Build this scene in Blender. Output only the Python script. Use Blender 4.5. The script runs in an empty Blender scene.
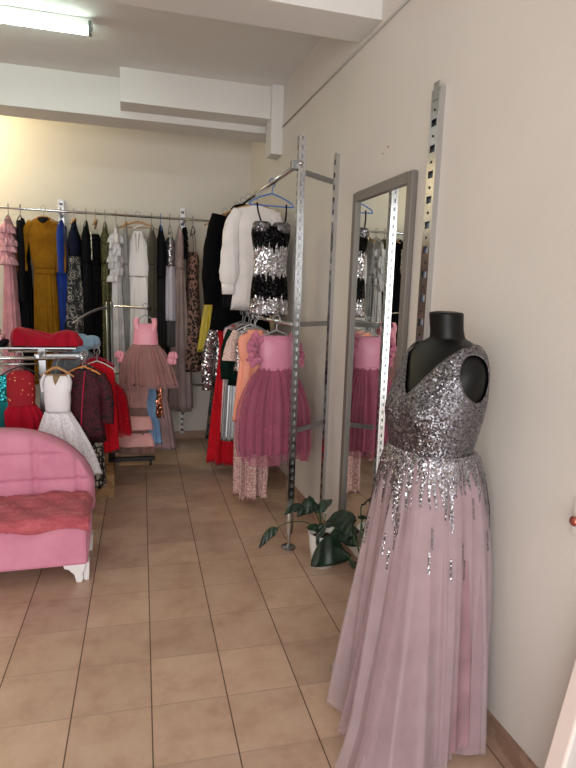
import bpy, bmesh, math, random
import numpy as np
from mathutils import Vector, Matrix
C = bpy.context.scene.collection
PI = math.pi
rnd = random.Random(7)

# ------------------------------------------------------------------ materials
def lin(c):
    out = []
    for v in c:
        v = v / 255.0
        out.append(v / 12.92 if v <= 0.04045 else ((v + 0.055) / 1.055) ** 2.4)
    return (out[0], out[1], out[2], 1.0)

class NT:
    def __init__(s, name):
        s.m = bpy.data.materials.new(name); s.m.use_nodes = True
        s.t = s.m.node_tree; s.n = s.t.nodes
        s.b = s.n['Principled BSDF']; s.o = s.n['Material Output']
    def new(s, typ, **kw):
        x = s.n.new(typ)
        for k, v in kw.items():
            if k in x.inputs.keys(): x.inputs[k].default_value = v
            else: setattr(x, k, v)
        return x
    def link(s, a, b): s.t.links.new(a, b)
    def coord(s, out='Object'):
        return s.new('ShaderNodeTexCoord').outputs[out]
    def math(s, op, a, b=None, c=None):
        x = s.new('ShaderNodeMath', operation=op)
        for i, v in enumerate((a, b, c)):
            if v is None: continue
            if isinstance(v, (int, float)): x.inputs[i].default_value = v
            else: s.link(v, x.inputs[i])
        return x.outputs[0]
    def ramp(s, fac, stops, interp='LINEAR'):
        r = s.new('ShaderNodeValToRGB'); r.color_ramp.interpolation = interp
        e = r.color_ramp.elements
        while len(e) < len(stops): e.new(0.5)
        for i, (p, c) in enumerate(stops):
            e[i].position = p; e[i].color = lin(c)
        s.link(fac, r.inputs[0]); return r.outputs[0]
    def mix(s, fac, a, b, blend='MIX'):
        x = s.new('ShaderNodeMix', data_type='RGBA', blend_type=blend)
        for sock, v in ((x.inputs[0], fac), (x.inputs[6], a), (x.inputs[7], b)):
            if isinstance(v, (int, float)): sock.default_value = v
            elif isinstance(v, tuple): sock.default_value = v
            else: s.link(v, sock)
        return x.outputs[2]
    def noise(s, scale, detail=3, vec=None, rough=0.5):
        x = s.new('ShaderNodeTexNoise'); x.inputs['Scale'].default_value = scale
        x.inputs['Detail'].default_value = detail; x.inputs['Roughness'].default_value = rough
        s.link(vec if vec is not None else s.coord(), x.inputs['Vector']); return x
    def vor(s, scale, feature='F1', vec=None):
        x = s.new('ShaderNodeTexVoronoi', feature=feature); x.inputs['Scale'].default_value = scale
        s.link(vec if vec is not None else s.coord(), x.inputs['Vector']); return x
    def bump(s, h, strength=0.3, dist=0.01):
        x = s.new('ShaderNodeBump'); x.inputs['Strength'].default_value = strength
        x.inputs['Distance'].default_value = dist
        s.link(h, x.inputs['Height']); s.link(x.outputs[0], s.b.inputs['Normal']); return x
    def set(s, color=None, rough=None, metal=None, **kw):
        if color is not None: s.b.inputs['Base Color'].default_value = lin(color)
        if rough is not None: s.b.inputs['Roughness'].default_value = rough
        if metal is not None: s.b.inputs['Metallic'].default_value = metal
        for k, v in kw.items(): s.b.inputs[k].default_value = v

def plain(name, color, rough=0.5, metal=0.0, **kw):
    t = NT(name); t.set(color, rough, metal, **kw); return t.m

def paint(name, color, var=0.06, rough=0.75):
    t = NT(name); t.set(color, rough)
    n = t.noise(1.3, 4)
    c1 = tuple(int(v * (1 - var)) for v in color)
    t.link(t.ramp(n.outputs['Fac'], [(0.3, c1), (0.7, color)]), t.b.inputs['Base Color'])
    t.bump(t.noise(60, 3).outputs['Fac'], 0.08, 0.01)
    return t.m

def cloth(name, color, rough=0.85, sheen=0.25, weave=260, var=0.15):
    t = NT(name); t.set(color, rough, **{'Sheen Weight': sheen if max(color) > 70 else 0.0, 'Sheen Roughness': 0.4, 'Specular IOR Level': 0.25 if max(color) > 70 else 0.12})
    n = t.noise(9, 3)
    c1 = tuple(int(v * (1 - var)) for v in color)
    t.link(t.ramp(n.outputs['Fac'], [(0.3, c1), (0.7, color)]), t.b.inputs['Base Color'])
    t.bump(t.noise(weave, 2).outputs['Fac'], 0.15, 0.004)
    return t.m

def satin(name, color, rough=0.38):
    t = NT(name); t.set(color, rough, **{'Sheen Weight': 0.2, 'Specular IOR Level': 0.5})
    t.bump(t.noise(14, 3).outputs['Fac'], 0.25, 0.02)
    return t.m

def velvet(name, color, dark=None):
    t = NT(name); t.set(color, 0.9, **{'Sheen Weight': 0.6 if max(color) > 70 else 0.03, 'Sheen Roughness': 0.35, 'Specular IOR Level': 0.1})
    t.b.inputs['Sheen Tint'].default_value = lin(tuple(min(255, int(v * 1.15 + 20)) for v in color))
    n = t.noise(5, 4, rough=0.65)
    d = dark or tuple(int(v * 0.82) for v in color)
    t.link(t.ramp(n.outputs['Fac'], [(0.35, d), (0.65, color)]), t.b.inputs['Base Color'])
    t.bump(t.noise(420, 2).outputs['Fac'], 0.25, 0.003)
    return t.m

def sequin(name, color, color2=None, scale=150, tilt=0.9, rough=0.25, stripes=None):
    t = NT(name); t.set(color, rough, 0.9)
    v = t.vor(scale)
    vm = t.new('ShaderNodeVectorMath', operation='SUBTRACT'); t.link(v.outputs['Color'], vm.inputs[0]); vm.inputs[1].default_value = (0.5, 0.5, 0.5)
    sc = t.new('ShaderNodeVectorMath', operation='SCALE'); t.link(vm.outputs[0], sc.inputs[0]); sc.inputs['Scale'].default_value = tilt
    g = t.new('ShaderNodeNewGeometry')
    ad = t.new('ShaderNodeVectorMath', operation='ADD'); t.link(g.outputs['Normal'], ad.inputs[0]); t.link(sc.outputs[0], ad.inputs[1])
    no = t.new('ShaderNodeVectorMath', operation='NORMALIZE'); t.link(ad.outputs[0], no.inputs[0])
    t.link(no.outputs[0], t.b.inputs['Normal'])
    sep = t.new('ShaderNodeSeparateColor'); t.link(v.outputs['Color'], sep.inputs[0])
    c2 = color2 or tuple(int(x * 0.45) for x in color)
    col = t.ramp(sep.outputs[0], [(0.0, c2), (0.55, color), (1.0, tuple(min(255, int(x * 1.25)) for x in color))])
    if stripes:                                   # horizontal bands of black and silver, dripping edges
        sx = t.new('ShaderNodeSeparateXYZ'); t.link(t.coord(), sx.inputs[0])
        dn = t.noise(1.0, 1)
        mp = t.new('ShaderNodeMapping'); mp.inputs['Scale'].default_value = (55, 55, 2.0)
        t.link(t.coord(), mp.inputs[0]); t.link(mp.outputs[0], dn.inputs['Vector'])
        zz = t.math('ADD', sx.outputs[2], t.math('MULTIPLY', t.math('SUBTRACT', dn.outputs['Fac'], 0.5), 0.16))
        fr = t.math('FRACT', t.math('ADD', t.math('DIVIDE', zz, stripes[0]), stripes[1]))
        dark = t.math('GREATER_THAN', fr, 0.55)
        col = t.mix(dark, col, lin((16, 16, 18)))
    t.link(col, t.b.inputs['Base Color'])
    return t.m

def tulle(name, color, alpha=0.55, rough=0.9, density=0.0):
    t = NT(name); t.set(color, rough, **{'Sheen Weight': 0.15, 'Specular IOR Level': 0.1})
    tr = t.new('ShaderNodeBsdfTransparent'); tl = t.new('ShaderNodeBsdfTranslucent')
    tl.inputs['Color'].default_value = lin(color)
    m1 = t.new('ShaderNodeMixShader'); m1.inputs[0].default_value = 0.15
    t.link(t.b.outputs[0], m1.inputs[1]); t.link(tl.outputs[0], m1.inputs[2])
    m2 = t.new('ShaderNodeMixShader')
    n = t.noise(6, 3); n.inputs['Scale'].default_value = 8
    t.link(t.math('ADD', t.math('MULTIPLY', n.outputs['Fac'], 0.3), alpha - 0.15), m2.inputs[0])
    t.link(tr.outputs[0], m2.inputs[1]); t.link(m1.outputs[0], m2.inputs[2])
    t.link(m2.outputs[0], t.o.inputs['Surface'])
    return t.m

def leopard(name, a, b, c, scale=38):
    t = NT(name); t.set(a, 0.8)
    mp = t.new('ShaderNodeMapping'); mp.inputs['Scale'].default_value = (1, 1, 0.75); t.link(t.coord(), mp.inputs[0])
    v = t.vor(scale, 'F1', mp.outputs[0])
    n = t.noise(90, 2)
    d = t.math('ADD', v.outputs['Distance'], t.math('MULTIPLY', t.math('SUBTRACT', n.outputs['Fac'], 0.5), 0.35))
    t.link(t.ramp(d, [(0.0, c), (0.16, b), (0.5, a)], 'CONSTANT'), t.b.inputs['Base Color'])
    return t.m

def rosettes(name, ground, ring, heart, scale=14, width=0.12, metal=0.0):
    t = NT(name); t.set(ground, 0.7, metal)
    v = t.vor(scale); v.inputs['Randomness'].default_value = 0.7
    n = t.noise(70, 2)
    d = t.math('ADD', v.outputs['Distance'], t.math('MULTIPLY', t.math('SUBTRACT', n.outputs['Fac'], 0.5), 0.22))
    t.link(t.ramp(d, [(0.0, heart), (0.12, ground), (0.26, ring), (0.26 + width, ground), (0.52, ring), (0.58, ground)], 'CONSTANT'), t.b.inputs['Base Color'])
    return t.m

def lace(name, a, b, scale=60, thr=0.12):
    t = NT(name); t.set(a, 0.75)
    v = t.vor(scale, 'DISTANCE_TO_EDGE'); n = t.noise(22, 3)
    d = t.math('MULTIPLY', v.outputs['Distance'], t.math('ADD', n.outputs['Fac'], 0.5))
    t.link(t.ramp(d, [(thr * 0.6, a), (thr * 1.4, b)]), t.b.inputs['Base Color'])
    t.bump(d, 0.3, 0.004)
    return t.m

def blotch(name, stops, scale=16, rough=0.75):
    t = NT(name); t.set((128, 128, 128), rough, **{'Specular IOR Level': 0.15 if rough > .8 else 0.4})
    n = t.noise(scale, 4, rough=0.6)
    t.link(t.ramp(n.outputs['Fac'], stops, 'CONSTANT'), t.b.inputs['Base Color'])
    return t.m

M = {}
def floor_material():
    t = NT('terracotta floor tiles'); t.set((190, 160, 135), 0.4)
    s = t.new('ShaderNodeSeparateXYZ'); t.link(t.coord(), s.inputs[0])
    ca, sa, T = math.cos(.028), math.sin(.028), 0.2945
    u = t.math('SUBTRACT', t.math('MULTIPLY', s.outputs[0], ca), t.math('MULTIPLY', s.outputs[1], sa))
    v = t.math('ADD', t.math('MULTIPLY', s.outputs[0], sa), t.math('MULTIPLY', s.outputs[1], ca))
    uu = t.math('DIVIDE', t.math('SUBTRACT', u, 0.0255), T); vv = t.math('DIVIDE', t.math('SUBTRACT', v, 2.052), T)
    fu = t.math('FRACT', uu); fv = t.math('FRACT', vv)
    eu = t.math('SUBTRACT', 0.5, t.math('ABSOLUTE', t.math('SUBTRACT', fu, 0.5)))
    ev = t.math('SUBTRACT', 0.5, t.math('ABSOLUTE', t.math('SUBTRACT', fv, 0.5)))
    gu = t.math('LESS_THAN', eu, 0.0085); gv = t.math('LESS_THAN', ev, 0.0085)
    cb = t.new('ShaderNodeCombineXYZ'); t.link(t.math('FLOOR', uu), cb.inputs[0]); t.link(t.math('FLOOR', vv), cb.inputs[1])
    wn = t.new('ShaderNodeTexWhiteNoise', noise_dimensions='2D'); t.link(cb.outputs[0], wn.inputs['Vector'])
    n1 = t.noise(5, 5, rough=0.65); n2 = t.noise(45, 3)
    base = t.ramp(n1.outputs['Fac'], [(0.3, (180, 150, 129)), (0.5, (201, 173, 152)), (0.72, (212, 189, 170))])
    tint = t.ramp(wn.outputs['Value'], [(0.0, (226, 222, 220)), (1.0, (255, 252, 248))])
    col = t.mix(1.0, base, tint, 'MULTIPLY')
    col = t.mix(t.math('MULTIPLY', n2.outputs['Fac'], 0.25), col, lin((178, 142, 118)))
    col = t.mix(gv, col, lin((168, 146, 130)))  # cross joints paler than the long ones: glare painted into the grout colour
    col = t.mix(gu, col, lin((92, 74, 62)))
    t.link(col, t.b.inputs['Base Color'])
    g = t.math('MAXIMUM', gu, gv)
    h = t.math('SUBTRACT', t.math('MULTIPLY', n2.outputs['Fac'], 0.15), g)
    t.bump(h, 0.35, 0.004)
    t.link(t.math('ADD', 0.38, t.math('MULTIPLY', g, 0.4)), t.b.inputs['Roughness'])
    return t.m

M['floor'] = floor_material()
M['wall'] = paint('cream wall paint', (219, 214, 207), 0.03)
M['white_paint'] = paint('white paint', (226, 225, 222), 0.03)
M['skirting'] = blotch('skirting tile', [(0.0, (150, 122, 104)), (0.5, (166, 138, 118))], 6, 0.5)
M['chrome'] = plain('chrome', (205, 207, 210), 0.16, 1.0)
M['steel'] = plain('brushed steel', (150, 152, 154), 0.32, 1.0)
M['hole_shade'] = plain('hole shade', (38, 38, 40), 0.6)
M['black_plastic'] = plain('black plastic', (22, 22, 24), 0.45)
M['mirror'] = plain('mirror glass', (236, 240, 237), 0.0, 1.0)
M['mirror_frame'] = plain('grey metal frame', (112, 107, 102), 0.45, 0.0)
M['wood'] = blotch('pale wood', [(0.0, (176, 132, 88)), (0.5, (188, 146, 100))], 30, 0.5)
M['mannequin'] = plain('black mannequin plastic', (6, 6, 7), 0.42, 0, **{'Specular IOR Level': .28})
M['pink_velvet'] = velvet('pink velvet', (218, 148, 170), (206, 134, 158))
M['pot'] = plain('white glazed pot', (232, 232, 230), 0.25)
M['soil'] = blotch('soil', [(0.0, (40, 30, 24)), (0.5, (62, 46, 36))], 60, 0.95)
M['white_gloss'] = plain('white gloss', (232, 230, 230), 0.3)
M['card'] = blotch('cardboard', [(0.0, (150, 118, 84)), (0.5, (166, 134, 98))], 12, 0.85)

# ------------------------------------------------------------------ geometry helpers
def link_mesh(name, verts, faces, mat, parent=None, smooth=True, loc=None):
    me = bpy.data.meshes.new(name)
    me.from_pydata([tuple(map(float, v)) for v in verts], [], faces)
    if smooth: me.polygons.foreach_set('use_smooth', [True] * len(me.polygons))
    me.validate(); me.materials.append(mat); me.update()
    o = bpy.data.objects.new(name, me); C.objects.link(o)
    if parent is not None: o.parent = parent
    if loc is not None: o.location = loc
    return o

class MB:
    """collects shapes, then becomes one mesh object"""
    def __init__(s): s.v = []; s.f = []
    def add(s, v, f):
        b = len(s.v); s.v.extend([tuple(map(float, x)) for x in v]); s.f.extend([tuple(b + i for i in q) for q in f]); return s
    def box(s, c, d, rot=None, bev=0.0):
        bm = bmesh.new(); bmesh.ops.create_cube(bm, size=1)
        bmesh.ops.scale(bm, vec=d, verts=bm.verts)
        if bev: bmesh.ops.bevel(bm, geom=list(bm.edges), offset=bev, segments=2, affect='EDGES', profile=0.5)
        if rot is not None: bmesh.ops.transform(bm, matrix=rot, verts=bm.verts)
        bm.verts.index_update()
        s.add([v.co + Vector(c) for v in bm.verts], [[v.index for v in f.verts] for f in bm.faces]); bm.free(); return s
    def sweep(s, pts, ra, rb=None, n=12, cap=True, up=None, wob=None):
        v, f = sweep(pts, ra, rb, n, cap, up, wob); return s.add(v, f)
    def lathe(s, prof, c=(0, 0, 0), n=24):
        v = []; f = []
        for (r, z) in prof:
            for k in range(n):
                a = 2 * PI * k / n; v.append((c[0] + r * math.cos(a), c[1] + r * math.sin(a), c[2] + z))
        m = len(prof)
        for i in range(m - 1):
            for k in range(n):
                f.append((i * n + k, i * n + (k + 1) % n, (i + 1) * n + (k + 1) % n, (i + 1) * n + k))
        f.append(tuple(reversed(range(n)))); f.append(tuple((m - 1) * n + k for k in range(n)))
        return s.add(v, f)
    def prism(s, poly, axis, a, b):
        """poly: 2-D outline; axis: 'x','y','z' extrusion from a to b"""
        n = len(poly)
        def P(p, h): return {'x': (h, p[0], p[1]), 'y': (p[0], h, p[1]), 'z': (p[0], p[1], h)}[axis]
        v = [P(p, a) for p in poly] + [P(p, b) for p in poly]
        f = [(i, (i + 1) % n, n + (i + 1) % n, n + i) for i in range(n)]
        f.append(tuple(reversed(range(n)))); f.append(tuple(range(n, 2 * n)))
        return s.add(v, f)
    def build(s, name, mat, parent=None, smooth=False, loc=None, bevel=0.0):
        o = link_mesh(name, s.v, s.f, mat, parent, smooth, loc)
        bm = bmesh.new(); bm.from_mesh(o.data); bmesh.ops.recalc_face_normals(bm, faces=bm.faces); bm.to_mesh(o.data); bm.free()
        if bevel:
            b = o.modifiers.new('Bevel', 'BEVEL'); b.width = bevel; b.segments = 2; b.limit_method = 'ANGLE'
        return o

def smooth_path(pts, k=6):
    P = [Vector(p) for p in pts]
    if len(P) < 3: return P
    out = []
    for i in range(len(P) - 1):
        p0 = P[max(i - 1, 0)]; p1 = P[i]; p2 = P[i + 1]; p3 = P[min(i + 2, len(P) - 1)]
        for j in range(k):
            t = j / k
            out.append(0.5 * ((2 * p1) + (p2 - p0) * t + (2 * p0 - 5 * p1 + 4 * p2 - p3) * t * t + (3 * p1 - p0 - 3 * p2 + p3) * t ** 3))
    out.append(P[-1]); return out

def sweep(pts, ra, rb=None, n=12, cap=True, up=None, wob=None):
    P = [Vector(p) for p in pts]; m = len(P)
    def rr(r, i):
        if r is None: return None
        if isinstance(r, (int, float)): return r
        t = i / (m - 1) * (len(r) - 1); k = min(int(t), len(r) - 2); u = t - k
        return r[k] * (1 - u) + r[k + 1] * u
    T = []
    for i in range(m):
        d = P[min(i + 1, m - 1)] - P[max(i - 1, 0)]; T.append(d.normalized() if d.length > 1e-9 else Vector((0, 0, 1)))
    ref = Vector(up) if up is not None else (Vector((0, 0, 1)) if abs(T[0].z) < 0.9 else Vector((0, 1, 0)))
    nx = T[0].cross(ref).normalized()
    v = []; f = []
    for i in range(m):
        nx = (nx - T[i] * nx.dot(T[i])).normalized(); ny = T[i].cross(nx)
        a = rr(ra, i); b = rr(rb, i) if rb is not None else a
        for k in range(n):
            th = 2 * PI * k / n; w = 1.0
            if wob: w = 1 + wob[0] * math.sin(wob[1] * th + i * 0.35) * min(1, i / max(1, m * 0.25)) + wob[0] * 0.6 * math.sin(i * 1.3 + k)
            v.append(P[i] + nx * (a * w * math.cos(th)) + ny * (b * w * math.sin(th)))
    for i in range(m - 1):
        for k in range(n):
            f.append((i * n + k, i * n + (k + 1) % n, (i + 1) * n + (k + 1) % n, (i + 1) * n + k))
    if cap:
        f.append(tuple(reversed(range(n)))); f.append(tuple((m - 1) * n + k for k in range(n)))
    return v, f

def interp_rows(rows, m):
    A = np.array(rows, float); k = len(A); out = []
    for j in range(m):
        t = j / (m - 1) * (k - 1); i = min(int(t), k - 2); u = t - i
        p1, p2 = A[i], A[i + 1]
        d = p2 - p1
        d0 = (A[i] - A[i - 1]) if i > 0 else d
        d3 = (A[i + 2] - A[i + 1]) if i + 2 < k else d
        m1 = np.where(d0 * d > 0, 2 * d0 * d / (d0 + d + 1e-12 * np.sign(d0 + d) + 1e-15), 0)   # monotone tangents
        m2 = np.where(d * d3 > 0, 2 * d * d3 / (d + d3 + 1e-12 * np.sign(d + d3) + 1e-15), 0)
        h = p1 * (2 * u**3 - 3 * u**2 + 1) + m1 * (u**3 - 2 * u**2 + u) + p2 * (-2 * u**3 + 3 * u**2) + m2 * (u**3 - u**2)
        out.append(h)
    return out

def loft(rows, m=26, n=72, ex=2.4, folds=(7, 13), seed=0, sharp=0.0, hem=0.0, cap_top=True, cap_bot=True, thick=None):
    """rows of (z, rx, ry, cx, cy, fold amplitude in metres): a shell of soft elliptic rings with folds"""
    rows = [tuple(r) + (0,) * (6 - len(r)) for r in rows]
    R = interp_rows(rows, m); g = random.Random(seed)
    ph = [g.uniform(0, 6.28) for _ in folds]; dr = [g.uniform(-1.5, 1.5) for _ in folds]
    v = []; f = []
    for j, (z, rx, ry, cx, cy, am) in enumerate(R):
        for k in range(n):
            th = 2 * PI * k / n; c, s = math.cos(th), math.sin(th)
            x = rx * math.copysign(abs(c) ** (2 / ex), c); y = ry * math.copysign(abs(s) ** (2 / ex), s)
            nx, ny = c / max(rx, .01), s / max(ry, .01); l = math.hypot(nx, ny); nx /= l; ny /= l
            F = 0.0
            for q, (K, p, d) in enumerate(zip(folds, ph, dr)):
                a = K * th + p + d * z * 0.8
                F += (math.cos(a) * (1 - sharp) + sharp * (1 - 2 * abs(math.sin(a / 2)))) / (1 + 0.55 * q)
            zz = z + (hem * math.sin(3 * th + ph[0]) * (j / (m - 1)) ** 4 if hem else 0)
            v.append((cx + x + nx * am * F, cy + y + ny * am * F, zz))
    for j in range(m - 1):
        for k in range(n):
            f.append((j * n + k, (j + 1) * n + k, (j + 1) * n + (k + 1) % n, j * n + (k + 1) % n))
    def lid(j, dz, rev):
        base = j * n; z0 = sum(v[base + k][2] for k in range(n)) / n
        cx, cy = R[j][3], R[j][4]; b2 = len(v)
        for k in range(n):
            p = v[base + k]; v.append((cx + (p[0] - cx) * .86, cy + (p[1] - cy) * .86, p[2] + dz))
        for k in range(n):
            q = (base + k, base + (k + 1) % n, b2 + (k + 1) % n, b2 + k)
            f.append(q if rev else tuple(reversed(q)))
        face = tuple(b2 + k for k in range(n)); f.append(face if rev else tuple(reversed(face)))
    if cap_top: lid(0, -0.012, True)
    if cap_bot: lid(m - 1, 0.03, False)
    return v, f

# ------------------------------------------------------------------ things
def tag(o, label, cat, group=None, kind=None):
    o['label'] = label; o['category'] = cat
    if group: o['group'] = group
    if kind: o['kind'] = kind
    return o

def empty(name, label, cat, loc=(0, 0, 0), rz=0.0, group=None):
    o = bpy.data.objects.new(name, None); C.objects.link(o); o.empty_display_size = 0.1
    o.location = loc; o.rotation_euler = (0, 0, rz)
    return tag(o, label, cat, group)

def struct(name, mb, mat, bevel=0.0):
    o = mb.build(name, mat, bevel=bevel); o['kind'] = 'structure'; return o

class Garment:
    """a garment; heights are given as metres below the rail (negative), its base is the hem"""
    def __init__(s, name, label, cat, group, x, y, zr, rz, L):
        s.L = L; s.seed = rnd.randint(0, 9999)
        s.root = empty(name, label, cat, (x, y, zr - L), rz, group)
        s.x, s.y, s.zr, s.rz = x, y, zr, rz
    def up(s, v): return [(p[0], p[1], p[2] + s.L) for p in v]
    def loft(s, part, mat, rows, **kw):
        kw.setdefault('seed', s.seed + len(part)); v, f = loft(rows, **kw)
        return link_mesh(part, s.up(v), f, mat, s.root)
    def tube(s, part, mat, pts, ra, rb=None, n=14, k=6, up=None, wob=None, parent=None):
        v, f = sweep(smooth_path(pts, k), ra, rb, n, True, up, wob)
        return link_mesh(part, s.up(v), f, mat, parent or s.root)
    def mesh(s, part, mat, v, f, smooth=True): return link_mesh(part, s.up(v), f, mat, s.root, smooth)

def hanger(style, mat, hookmat, label, x, y, zr, rz, w=0.2, group='hangers on the rails', name=None):
    """style: 'wood' (shaped bar), 'tube' (triangle). The hook hangs over the rail at height zr"""
    nm = name or {'wood': 'wooden_hanger', 'tube': 'plastic_hanger', 'wire': 'wire_hanger'}[style]
    r = empty(nm, label, 'hanger', (x, y, zr - 0.17), rz, group); Z = 0.17
    hk = [(-.012, 0, Z - .02), (-.021, 0, Z + .002)] + [(.021 * math.cos(a), 0, Z + .006 + .021 * math.sin(a)) for a in (PI * .8, PI * .6, PI * .4, PI * .2, 0)] + [(.017, 0, Z - .015), (.002, 0, Z - .035), (0, 0, Z - .075)]
    v, f = sweep(smooth_path(hk, 3), .0022 if style != 'tube' else .0035, None, 8); link_mesh('hook', v, f, hookmat, r)
    if style == 'wood':
        v, f = sweep(smooth_path([(-w, 0.015, Z - .135), (-w * .55, 0, Z - .098), (0, -.006, Z - .072), (w * .55, 0, Z - .098), (w, 0.015, Z - .135)], 5), [.008, .012, .014, .012, .008], [.006, .008, .011, .008, .006], 10)
        link_mesh('shoulder_bar', v, f, mat, r)
        v, f = sweep([(-w * .82, .006, Z - .122), (w * .82, .006, Z - .122)], .0045, None, 8); link_mesh('trouser_bar', v, f, mat, r)
    else:
        rad = .0045 if style == 'tube' else .002
        v, f = sweep(smooth_path([(0, 0, Z - .07), (-w * .5, 0, Z - .095), (-w * .93, 0, Z - .128), (-w, 0, Z - .142), (-w * .93, 0, Z - .152), (0, 0, Z - .152), (w * .93, 0, Z - .152), (w, 0, Z - .142), (w * .93, 0, Z - .128), (w * .5, 0, Z - .095), (0, 0, Z - .07)], 4), rad, None, 8)
        link_mesh('frame', v, f, mat, r)
    return r

# ------------------------------------------------------------------ the room
XW, YB, ZC, XL, YF = 1.295, 6.15, 3.29, -3.3, -1.7
struct('floor', MB().box(((XL + XW) / 2, (YF + YB) / 2, -.05), (XW - XL + .4, YB - YF + .4, .1)), M['floor'])
struct('ceiling', MB().box(((XL + XW) / 2, (YF + YB) / 2, ZC + .05), (XW - XL + .4, YB - YF + .4, .1)), M['white_paint'])
struct('wall_right', MB().box((XW + .1, (YF + YB) / 2, ZC / 2), (.2, YB - YF + .4, ZC)), M['wall'])
struct('wall_back', MB().box(((XL + XW) / 2, YB + .1, ZC / 2), (XW - XL, .2, ZC)), M['wall'])
struct('wall_left', MB().box((XL - .1, (YF + YB) / 2, ZC / 2), (.2, YB - YF + .4, ZC)), M['wall'])
wf = MB().box(((XL + XW) / 2, YF - .1, 3.12), (XW - XL, .2, .34))
wf.box((XL + .15, YF - .1, 1.48), (.3, .2, 2.95)).box((XW - .1, YF - .1, 1.48), (.2, .2, 2.95))
struct('wall_front', wf, M['wall'])
struct('baseboard_right', MB().box((XW - .006, (YF + YB) / 2, .04), (.012, YB - YF, .08)), M['skirting'])
struct('baseboard_back', MB().box(((XL + XW) / 2, YB - .006, .04), (XW - XL - .03, .012, .08)), M['skirting'])
struct('trim_1', MB().box(((XL + XW) / 2, 3.105, (3.0 + ZC) / 2), (XW - XL, .29, ZC - 3.0), bev=.004), M['white_paint'])
b2 = MB().box(((XL + XW) / 2, 5.36, (2.98 + ZC) / 2), (XW - XL, .32, ZC - 2.98), bev=.004)
struct('trim_2', b2, M['white_paint'])
struct('trim_3', MB().box(((-.01 + 1.2) / 2, 5.075, (3.035 + ZC) / 2), (1.21, .25, ZC - 3.035), bev=.004), M['white_paint'])
struct('trim_4', MB().box((1.245, 4.99, (2.745 + ZC) / 2), (.1, .2, ZC - 2.745), bev=.004), M['white_paint'])
# shop window frame behind the camera
win = MB()
for x in (XL + .33, -1.9, -.5, .6, XW - .23): win.box((x, YF - .08, 1.48), (.06, .06, 2.92))
win.box(((XL + XW) / 2, YF - .08, .04), (XW - XL - .5, .06, .08)).box(((XL + XW) / 2, YF - .08, 2.92), (XW - XL - .5, .06, .06))
struct('window_1', win, M['steel'])

cab = MB().sweep([(XW - .007, 2.5, 2.966), (XW - .007, 4.88, 2.966)], .006, None, 10).build('wall_cable', plain('shaded cable', (176, 172, 166), .6), smooth=True)  # cable coloured darker, its greyish shadow line painted into the colour
tag(cab, 'thin white cable run high along the right wall below the ceiling beam', 'cable')
for (y, z) in ((2.80, 2.345), (2.86, 2.325)):
    o = MB().sweep([(XW + .002, y, z), (XW - .004, y, z)], .0045, None, 10).build('wall_plug', M['wood'], smooth=False)
    tag(o, 'tiny brown plug left in the bare wall above the grey-framed mirror', 'wall plug', 'wall plugs above the mirror')
# wall hook at the picture's edge
h = empty('wall_hook', 'copper coloured knob on a small beige plate near the floor-length gown', 'hook', (XW, 1.305, .968))
MB().box((-.004, 0, 0), (.008, .06, .11), bev=.002).build('plate', M['wall'], h)
MB().sweep(smooth_path([(-.008, 0, 0), (-.02, 0, 0), (-.03, 0, -.004), (-.04, 0, -.004)], 3), [.006, .006, .014, .016, .008], None, 14).build('knob', plain('copper', (190, 110, 96), .25, .9), h, smooth=True)

# fluorescent batten
t = empty('fluorescent_light', 'long lit white fluorescent batten on the ceiling', 'ceiling light', (-.75, 4.2, ZC))
MB().box((0, .0, -.03), (1.16, .05, .055), bev=.006).build('housing', M['white_gloss'], t)
tube_m = NT('lit tube'); tube_m.set((255, 255, 255), .4); tube_m.b.inputs['Emission Color'].default_value = (0.80, 1.0, 0.87, 1); tube_m.b.inputs['Emission Strength'].default_value = 21
for yy in (-.024, .024): MB().sweep([(-.555, yy, -.074), (.545, yy, -.074)], .013, None, 14).build('tube', tube_m.m, t, smooth=True)
for sx in (-1, 1):
    MB().box((sx * .562, 0, -.055), (.018, .08, .07), bev=.003).build('lamp_holder', plain('lamp holder grey', (120, 135, 130), .5), t)

# ------------------------------------------------------------------ right rack: slotted uprights, rails, bars
def slotted_strip(name, label, x, y, z0, z1, w, d, pitch, slot, normal, mat=None, group=None):
    """an upright strip on a wall; normal is 'x' (faces -X) or 'y' (faces -Y)"""
    r = empty(name, label, 'shelf upright', (x, y, z0), 0 if normal == 'y' else -PI / 2, group)
    H = z1 - z0; f = MB(); m = mat or M['chrome']
    f.box((-w / 2 + w * .1, -d / 2, H / 2), (w * .2, d, H)).box((w / 2 - w * .1, -d / 2, H / 2), (w * .2, d, H))
    k = int(H / pitch)
    for i in range(k + 1):
        zc = min(i * pitch + (pitch - slot) / 2, H - .01)
        f.box((0, -d + .002, zc), (w * .62, .004, pitch - slot))
    f.build('channel', m, r)
    MB().box((0, -.003, H / 2), (w * .7, .006, H)).build('backing', plain('dark steel', (92, 94, 100), .3, .9), r)
    return r
S1 = slotted_strip('wall_upright', 'wide chrome slotted strip screwed to the right wall beside the mirror', XW, 2.305, .35, 2.465, .07, .026, .105, .030, 'x')
hol = MB()
for i in range(20):
    hol.sweep([(0, -.0255, i * .105 + .036), (0, -.0285, i * .105 + .036)], .006, None, 8)
hol.build('screw_hole_shade', M['hole_shade'], S1)['kind'] = 'stuff'  # dark discs set proud of the strip, painting the shade inside screw holes
slotted_strip('wall_upright', 'narrow chrome slotted strip on the right wall behind the rack post', XW, 3.52, .1, 2.46, .045, .022, .075, .03, 'x')
slotted_strip('wall_upright', 'chrome slotted strip on the back wall above the patterned black dress', -.576, YB, .05, 2.42, .05, .02, .06, .024, 'y')
slotted_strip('wall_upright', 'chrome slotted strip on the back wall reaching the floor behind the aisle', .588, YB, .05, 2.43, .05, .02, .06, .024, 'y')

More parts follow.
